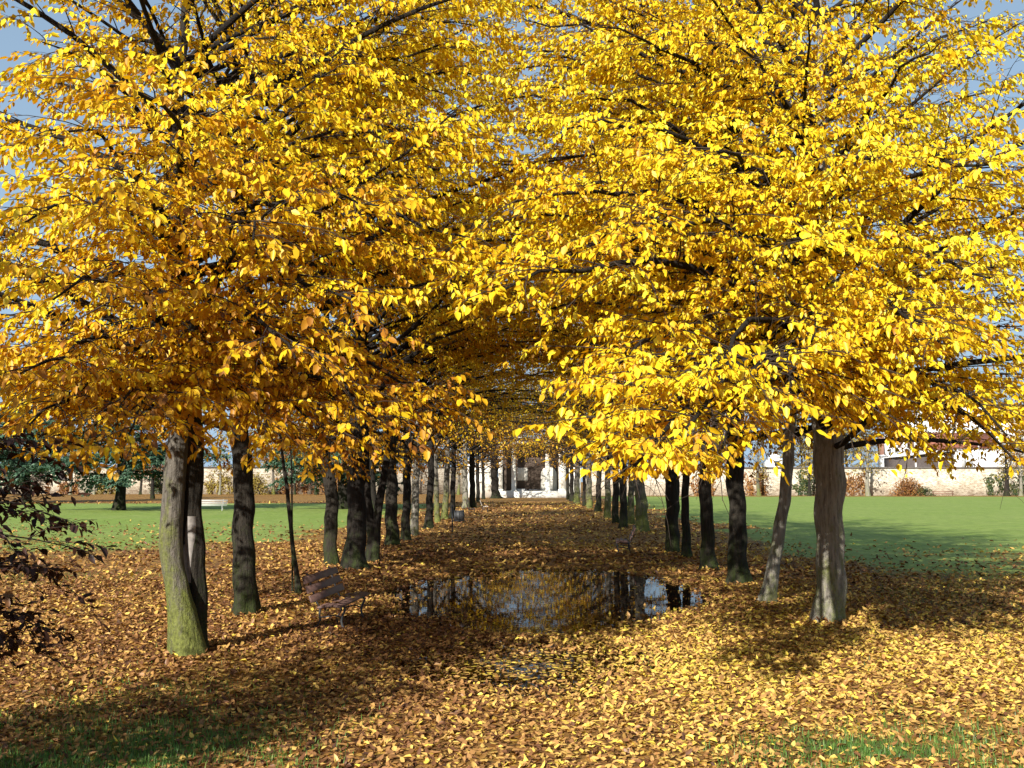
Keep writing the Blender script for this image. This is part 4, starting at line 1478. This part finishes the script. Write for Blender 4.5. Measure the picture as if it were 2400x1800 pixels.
# small house glimpsed behind the leaning trunk
Y = 200.0
t = thing('gate_lodge', 'small white gate lodge glimpsed over the right wall beside the leaning trunk', 'house', (0, Y, 0))
xa, xb_ = xY(1800, Y), xY(1838, Y)
m = MB()
m.prism([(xa, 0), (xb_, 0), (xb_, zY(1085, Y)), ((xa + xb_) / 2, zY(1060, Y)), (xa, zY(1085, Y))], 0, 6)
m.build('gable_wall', WHITEW, t)
m = MB()
m.box((xa + xb_) / 2 - 0.5, (xa + xb_) / 2 + 0.5, -0.04, -0.002, zY(1092, Y), zY(1080, Y))
m.build('window', GLASS, t)

# low wooden rail by the right wall
t = thing('low_rail', 'low brown two-bar wooden rail at the foot of the right wall', 'rail', (at(2210, 1150, 168).x, 168, 0))
m = MB()
m.box(-1.7, 1.7, -0.03, 0.03, 0.62, 0.74)
m.box(-1.7, 1.7, -0.03, 0.03, 0.30, 0.42)
m.build('bars', simple('brown_rail', (0.20, 0.11, 0.07)), t)
for s_ in (-1, 1):
    m = MB()
    m.box(s_ * 1.5 - 0.05, s_ * 1.5 + 0.05, 0.032, 0.13, -0.1, 0.78)
    m.build('post', simple('brown_post', (0.16, 0.09, 0.06)), t)

# ------------------------------------------------------------------ background trees
GOLD = YELLOW
bgc = {
    'olive': (make_crown(61, H=13, zb=3.5, rmax=5.2, nl=32, sec_gap=0.45, tw_gap=0.34, lf_gap=0.16, leaf=0.36, tint=(0.5, 0.2), orange=0, keep=0.85, twig_r=0.012, low_pitch=30, low_end=15), OLIVE),
    'rust': (make_crown(62, H=11, zb=3.0, rmax=5.0, nl=32, sec_gap=0.45, tw_gap=0.34, lf_gap=0.16, leaf=0.36, tint=(0.5, 0.2), orange=0, keep=0.85, twig_r=0.012, low_pitch=25, low_end=0), RUST),
    'gold': (make_crown(63, H=10, zb=2.5, rmax=3.2, nl=24, sec_gap=0.55, tw_gap=0.36, lf_gap=0.2, leaf=0.30, tint=(0.5, 0.2), orange=0, keep=0.8, twig_r=0.012, low_pitch=35, low_end=30), OLIVE),
    'slim': (make_crown(64, H=8, zb=2.2, rmax=1.5, nl=22, sec_gap=0.4, tw_gap=0.3, lf_gap=0.15, leaf=0.24, tint=(0.6, 0.2), orange=0, keep=0.8, twig_r=0.01, low_pitch=45, low_end=40, zmin=1.6), OLIVE),
}
cedar_c = make_crown(71, H=15, zb=2.7, rmax=7.6, nl=46, sec_gap=0.30, tw_gap=0.24, lf_gap=0.09, leaf=0.30, leafw=0.6, tint=(0.45, 0.25), orange=-0.1, low_pitch=8, low_end=-16, zmin=1.6, droop=(0, 50), topr=0.3, sec_len=1.15)
BGM = {k: (c, crown_mesh(c, m)) for k, (c, m) in bgc.items()}
BGM['cedar'] = (cedar_c, crown_mesh(cedar_c, CEDAR))
BGM['crust'] = (cr_m, crown_mesh(make_crown(72, H=9, zb=2.7, rmax=6.2, nl=34, sec_gap=0.5, tw_gap=0.33, lf_gap=0.15, leaf=0.22, tint=(0.5, 0.2), orange=0, low_pitch=10, low_end=-15, zmin=1.9, keep=0.8, twig_r=0.008), RUST))


def lone_tree(kind, label, px, py, wpx, seed, bark, group=None, name='park_tree', Y=None, H=None, scale=1.0, rot=None, cat='tree'):
    b = gnd(px, py)
    Y = Y or b.y
    x = at(px, py, Y).x
    t = thing(name, label, cat, (x, Y, 0), 0, group)
    rng_ = np.random.default_rng(seed)
    c, me = BGM[kind]
    rot = rng_.uniform(0, 6.28) if rot is None else rot
    ztop = float(c.LP[:, 0, 2].max()) * scale
    r0 = wpx * Y / F / 2
    zq = np.concatenate([[-0.2], np.linspace(0, ztop, 16)])
    rr = r0 * np.clip(1 - np.maximum(zq, 0) / ztop * 0.85, 0.12, 1)
    V, q = trunk_surface(0.1 * np.sin(zq * 0.7 + seed), 0.1 * np.cos(zq * 0.6 + seed) - 0.1 * math.cos(seed), zq, rr, 12, seed, 0.06, 0.35)
    ca, sa = math.cos(rot), math.sin(rot)
    Q = (c.LP @ np.array([[ca, -sa, 0], [sa, ca, 0], [0, 0, 1]]).T) * scale
    TV, Tq = tubes(Q, c.Lr * scale, 4)
    link('trunk', np_mesh('trunk', np.concatenate([V, TV]), [np.concatenate([q, Tq + len(V)])], bark, smooth=True), t)
    o = link('crown', me, t)
    o.rotation_euler = (0, 0, rot)
    o.scale = (scale,) * 3
    return t


CED = 'cedars on the left lawn'
lone_tree('cedar', 'broad dark cedar with a bare thick trunk on the left lawn', 280, 1196, 27, 301, BARK_DARK, CED, 'cedar_tree')
lone_tree('cedar', 'blue-green cedar with drooping boughs and a swollen ivy-dark trunk', 803, 1193, 30, 302, BARK_DARK, CED, 'cedar_tree', rot=1.0)
lone_tree('cedar', 'cedar at the far left edge, behind the copper-brown shrub', 60, 1178, 20, 303, BARK_DARK, CED, 'cedar_tree', rot=2.2, scale=0.9)
lone_tree('crust', 'wide dark trunk with rusty foliage between the V fork and the knotty trunk', 872, 1198, 24, 304, BARK_DARK, None, 'lawn_tree')
lone_tree('crust', 'low rust-leaved tree on the lawn, left of the mossy twin stems', 358, 1160, 9, 305, BARK_DARK, None, 'lawn_tree', Y=140)

WT = 'trees along the park walls'
wl = [('slim', 222, 6, 'slim pale-stemmed tree against the left wall, left of the dark cedar trunk', BARK_PALE), ('slim', 166, 6, 'slim grey-stemmed tree by the left wall under the leftmost cedar boughs', BARK_PALE),
      ('gold', 515, 6, 'small gold-leaved tree behind the white lawn bench', BARK_PALE), ('slim', 640, 8, 'slender tree with a yellow-green stem left of the leaning sapling', BARK_MOSS),
      ('rust', 690, 6, 'thin brown tree just right of the leaning sapling', BARK), ('gold', 740, 7, 'bushy golden tree by the wall beside the bent slim trunk', BARK),
      ('slim', 960, 7, 'yellow-lit thin tree seen between the knotty trunk and the pale trunk', BARK_MOSS), ('rust', 330, 6, 'brown tree by the left wall between cedar trunk and mossy stems', BARK),
      ('slim', 1075, 7, 'bright green-yellow thin tree past the litter bin', BARK_MOSS), ('rust', 20, 7, 'brown tree at the leftmost end of the left wall', BARK)]
for i, (kd, px, wp, lab, bk) in enumerate(wl):
    lone_tree(kd, lab, px, 1155, wp, 400 + i, bk, WT, 'wall_tree', Y=WL - 4 - (i % 3))
wr = [('slim', 1778, 9, 'columnar tree with a green trunk left of the leaning trunk', BARK_MOSS), ('gold', 2035, 10, 'yellow columnar tree with a pale trunk, right of the nearest trunk', BARK_PALE),
      ('slim', 1898, 8, 'dark columnar tree hidden just left of the nearest right-hand trunk', BARK_DARK), ('slim', 2360, 12, 'dark-stemmed tree by the wall at the right edge', BARK_DARK),
      ('gold', 2392, 8, 'pale-stemmed tree cut by the right picture edge', BARK_PALE)]
for i, (kd, px, wp, lab, bk) in enumerate(wr):
    lone_tree(kd, lab, px, 1161, wp, 430 + i, bk, WT, 'wall_tree', Y=WR - 4 - (i % 2))
bk_ = [('olive', 1420, 215, 'olive-brown tree behind the wall, over the right row of trunks'), ('olive', 1560, 190, 'half-bare olive tree behind the wall above the near yellow spray'), ('rust', 1690, 195, 'brownish tree behind the wall left of the gate lodge'),
       ('olive', 1880, 192, 'tall olive tree behind the wall, right of the gate lodge'), ('olive', 1985, 190, 'tan half-bare tree behind the wall left of the white terrace'), ('rust', 2420, 200, 'brown tree behind the wall at the right end'),
       ('olive', 120, 205, 'tall olive tree over the left end of the left wall'), ('rust', 420, 205, 'rust-brown tree over the left wall near the mossy stems'), ('olive', 620, 210, 'olive tree over the left wall behind the leaning sapling'),
       ('rust', 860, 205, 'rusty tree over the left wall behind the thick black trunk'), ('olive', 1010, 200, 'olive tree over the left wall behind the mid left row'), ('olive', 1170, 175, 'tall olive tree rising behind the portico on its left'), ('rust', 1310, 178, 'tall brown tree rising behind the portico on its right')]
for i, (kd, px, Yb, lab) in enumerate(bk_):
    lone_tree(kd, lab, px, 1150, 8, 460 + i, BARK, 'trees beyond the walls', 'backdrop_tree', Y=Yb, scale=1.0 + 0.12 * (i % 3))

# rusty bush and ivy at the right wall
rb = np.random.default_rng(5)


def bush(name, label, px, Yb, rx, ry, h, n_, leaf, mat, cat='bush'):
    x0_ = at(px, 1150, Yb).x
    t = thing(name, label, cat, (x0_, Yb, 0))
    th = rb.uniform(0, 6.28, n_)
    ph = rb.uniform(-0.1, 1.45, n_)
    rr = 0.55 + 0.5 * rb.random(n_) + 0.15 * np.sin(th * 5)
    P = np.stack([rx * rr * np.cos(th) * np.cos(ph), ry * rr * np.sin(th) * np.cos(ph), np.maximum(0.03, h * rr * np.sin(ph))], -1)
    D = norm(rb.normal(0, 1, (n_, 3)) + np.array([0, 0, -0.3]))
    Ll = leaf * (0.6 + 0.8 * rb.random(n_))
    V, q = leaf_verts(P, D, rb.normal(0, 1, n_), Ll, Ll * 0.6, Ll * 0.1, Ll * 0.1)
    link('foliage', np_mesh('foliage', V, [q], mat, {'leaf_tint': np.repeat(rb.random(n_), 6)}), t)
    k = 14
    a = rb.uniform(0, 6.28, k)
    P0 = np.zeros((k, 3))
    SP = paths(P0, a, np.full(k, 1.1), np.full(k, 0.8), np.full(k, h * 0.9), 5, rb, 0.1)
    V, q = tubes(SP, np.full((k, 5), 0.03), 4)
    link('stem', np_mesh('stem', V, [q], BARK_DARK), t)
    return t


bush('rusty_bush', 'rounded rust-brown bush at the foot of the right wall', 2128, WR - 3, 2.6, 1.5, 2.6, 2500, 0.22, RUST)
bush('low_bush', 'low green-brown bush right of the rusty bush', 2165, WR - 3.5, 1.8, 1.0, 1.3, 900, 0.2, IVY)
bush('yellow_bush', 'yellow bush at the left wall beside the slender yellow-green stem', 600, WL - 5, 2.6, 1.4, 3.4, 2200, 0.24, OLIVE)
bush('brown_bush', 'brown-gold bush at the left wall, right of the leaning sapling', 770, WL - 5, 2.8, 1.4, 4.2, 2500, 0.24, RUST)


def ivy(label, px, Yw, wd_, h, n_, mat):
    x0_ = at(px, 1150, Yw).x
    ns_ = 11
    sx_ = rb.uniform(-wd_, wd_, ns_) * 1.3
    sh_ = h * rb.uniform(0.25, 1.05, ns_)
    si_ = rb.integers(0, ns_, n_)
    z = sh_[si_] * rb.random(n_) ** 0.8 + 0.05
    x = sx_[si_] + 0.35 * np.sin(z * 1.7 + si_) + rb.normal(0, 0.28, n_) * (0.6 + z * 0.2)
    P = np.stack([x, -0.32 - 0.25 * rb.random(n_), z], -1)
    D = norm(np.stack([rb.normal(0, 0.6, n_), -0.5 * rb.random(n_), -np.ones(n_)], -1))
    Ll = 0.24 * (0.6 + 0.8 * rb.random(n_))
    V, q = leaf_verts(P, D, rb.normal(0, 0.4, n_), Ll, Ll * 0.8, Ll * 0.1, Ll * 0.1)
    o = link('ivy', np_mesh('ivy', V, [q], mat, {'leaf_tint': np.repeat(rb.random(n_), 6)}), None, (x0_, Yw, 0))
    o['label'] = label
    o['category'] = 'ivy'
    o['group'] = 'ivy patches climbing the park walls'


for (px, Yw, wd_, h, mat, lab) in [(1760, WR, 1.8, 4.6, RUST, 'brown creeper on the right wall left of the green columnar trunk'), (1880, WR, 1.6, 4.8, IVY, 'dark ivy on the right wall beside the nearest right-hand trunk'),
                                   (2005, WR, 1.8, 4.4, RUST, 'reddish creeper on the right wall left of the yellow columnar tree'), (2355, WR, 2.2, 4.4, IVY, 'dark ivy clump on the right wall near the picture edge'),
                                   (1650, WR, 1.4, 3.5, RUST, 'sparse creeper on the right wall behind the rooted trunk'),
                                   (150, WL, 2.2, 4.0, RUST, 'brown creeper on the left wall under the leftmost cedar'), (250, WL, 2.0, 3.6, OLIVE, 'yellowish creeper on the left wall left of the cedar trunk'), (400, WL, 2.4, 4.2, IVY, 'dark ivy on the left wall near the mossy stems'),
                                   (690, WL, 2.2, 4.4, RUST, 'brown creeper on the left wall right of the leaning sapling'), (520, WL, 2.0, 3.8, OLIVE, 'golden creeper on the left wall above the white bench')]:
    ivy(lab, px, Yw, wd_, h, 1100, mat)

print('leaves', {k: v[0].nleaf for k, v in ARCH.items()}, 'litter', kk // 6)
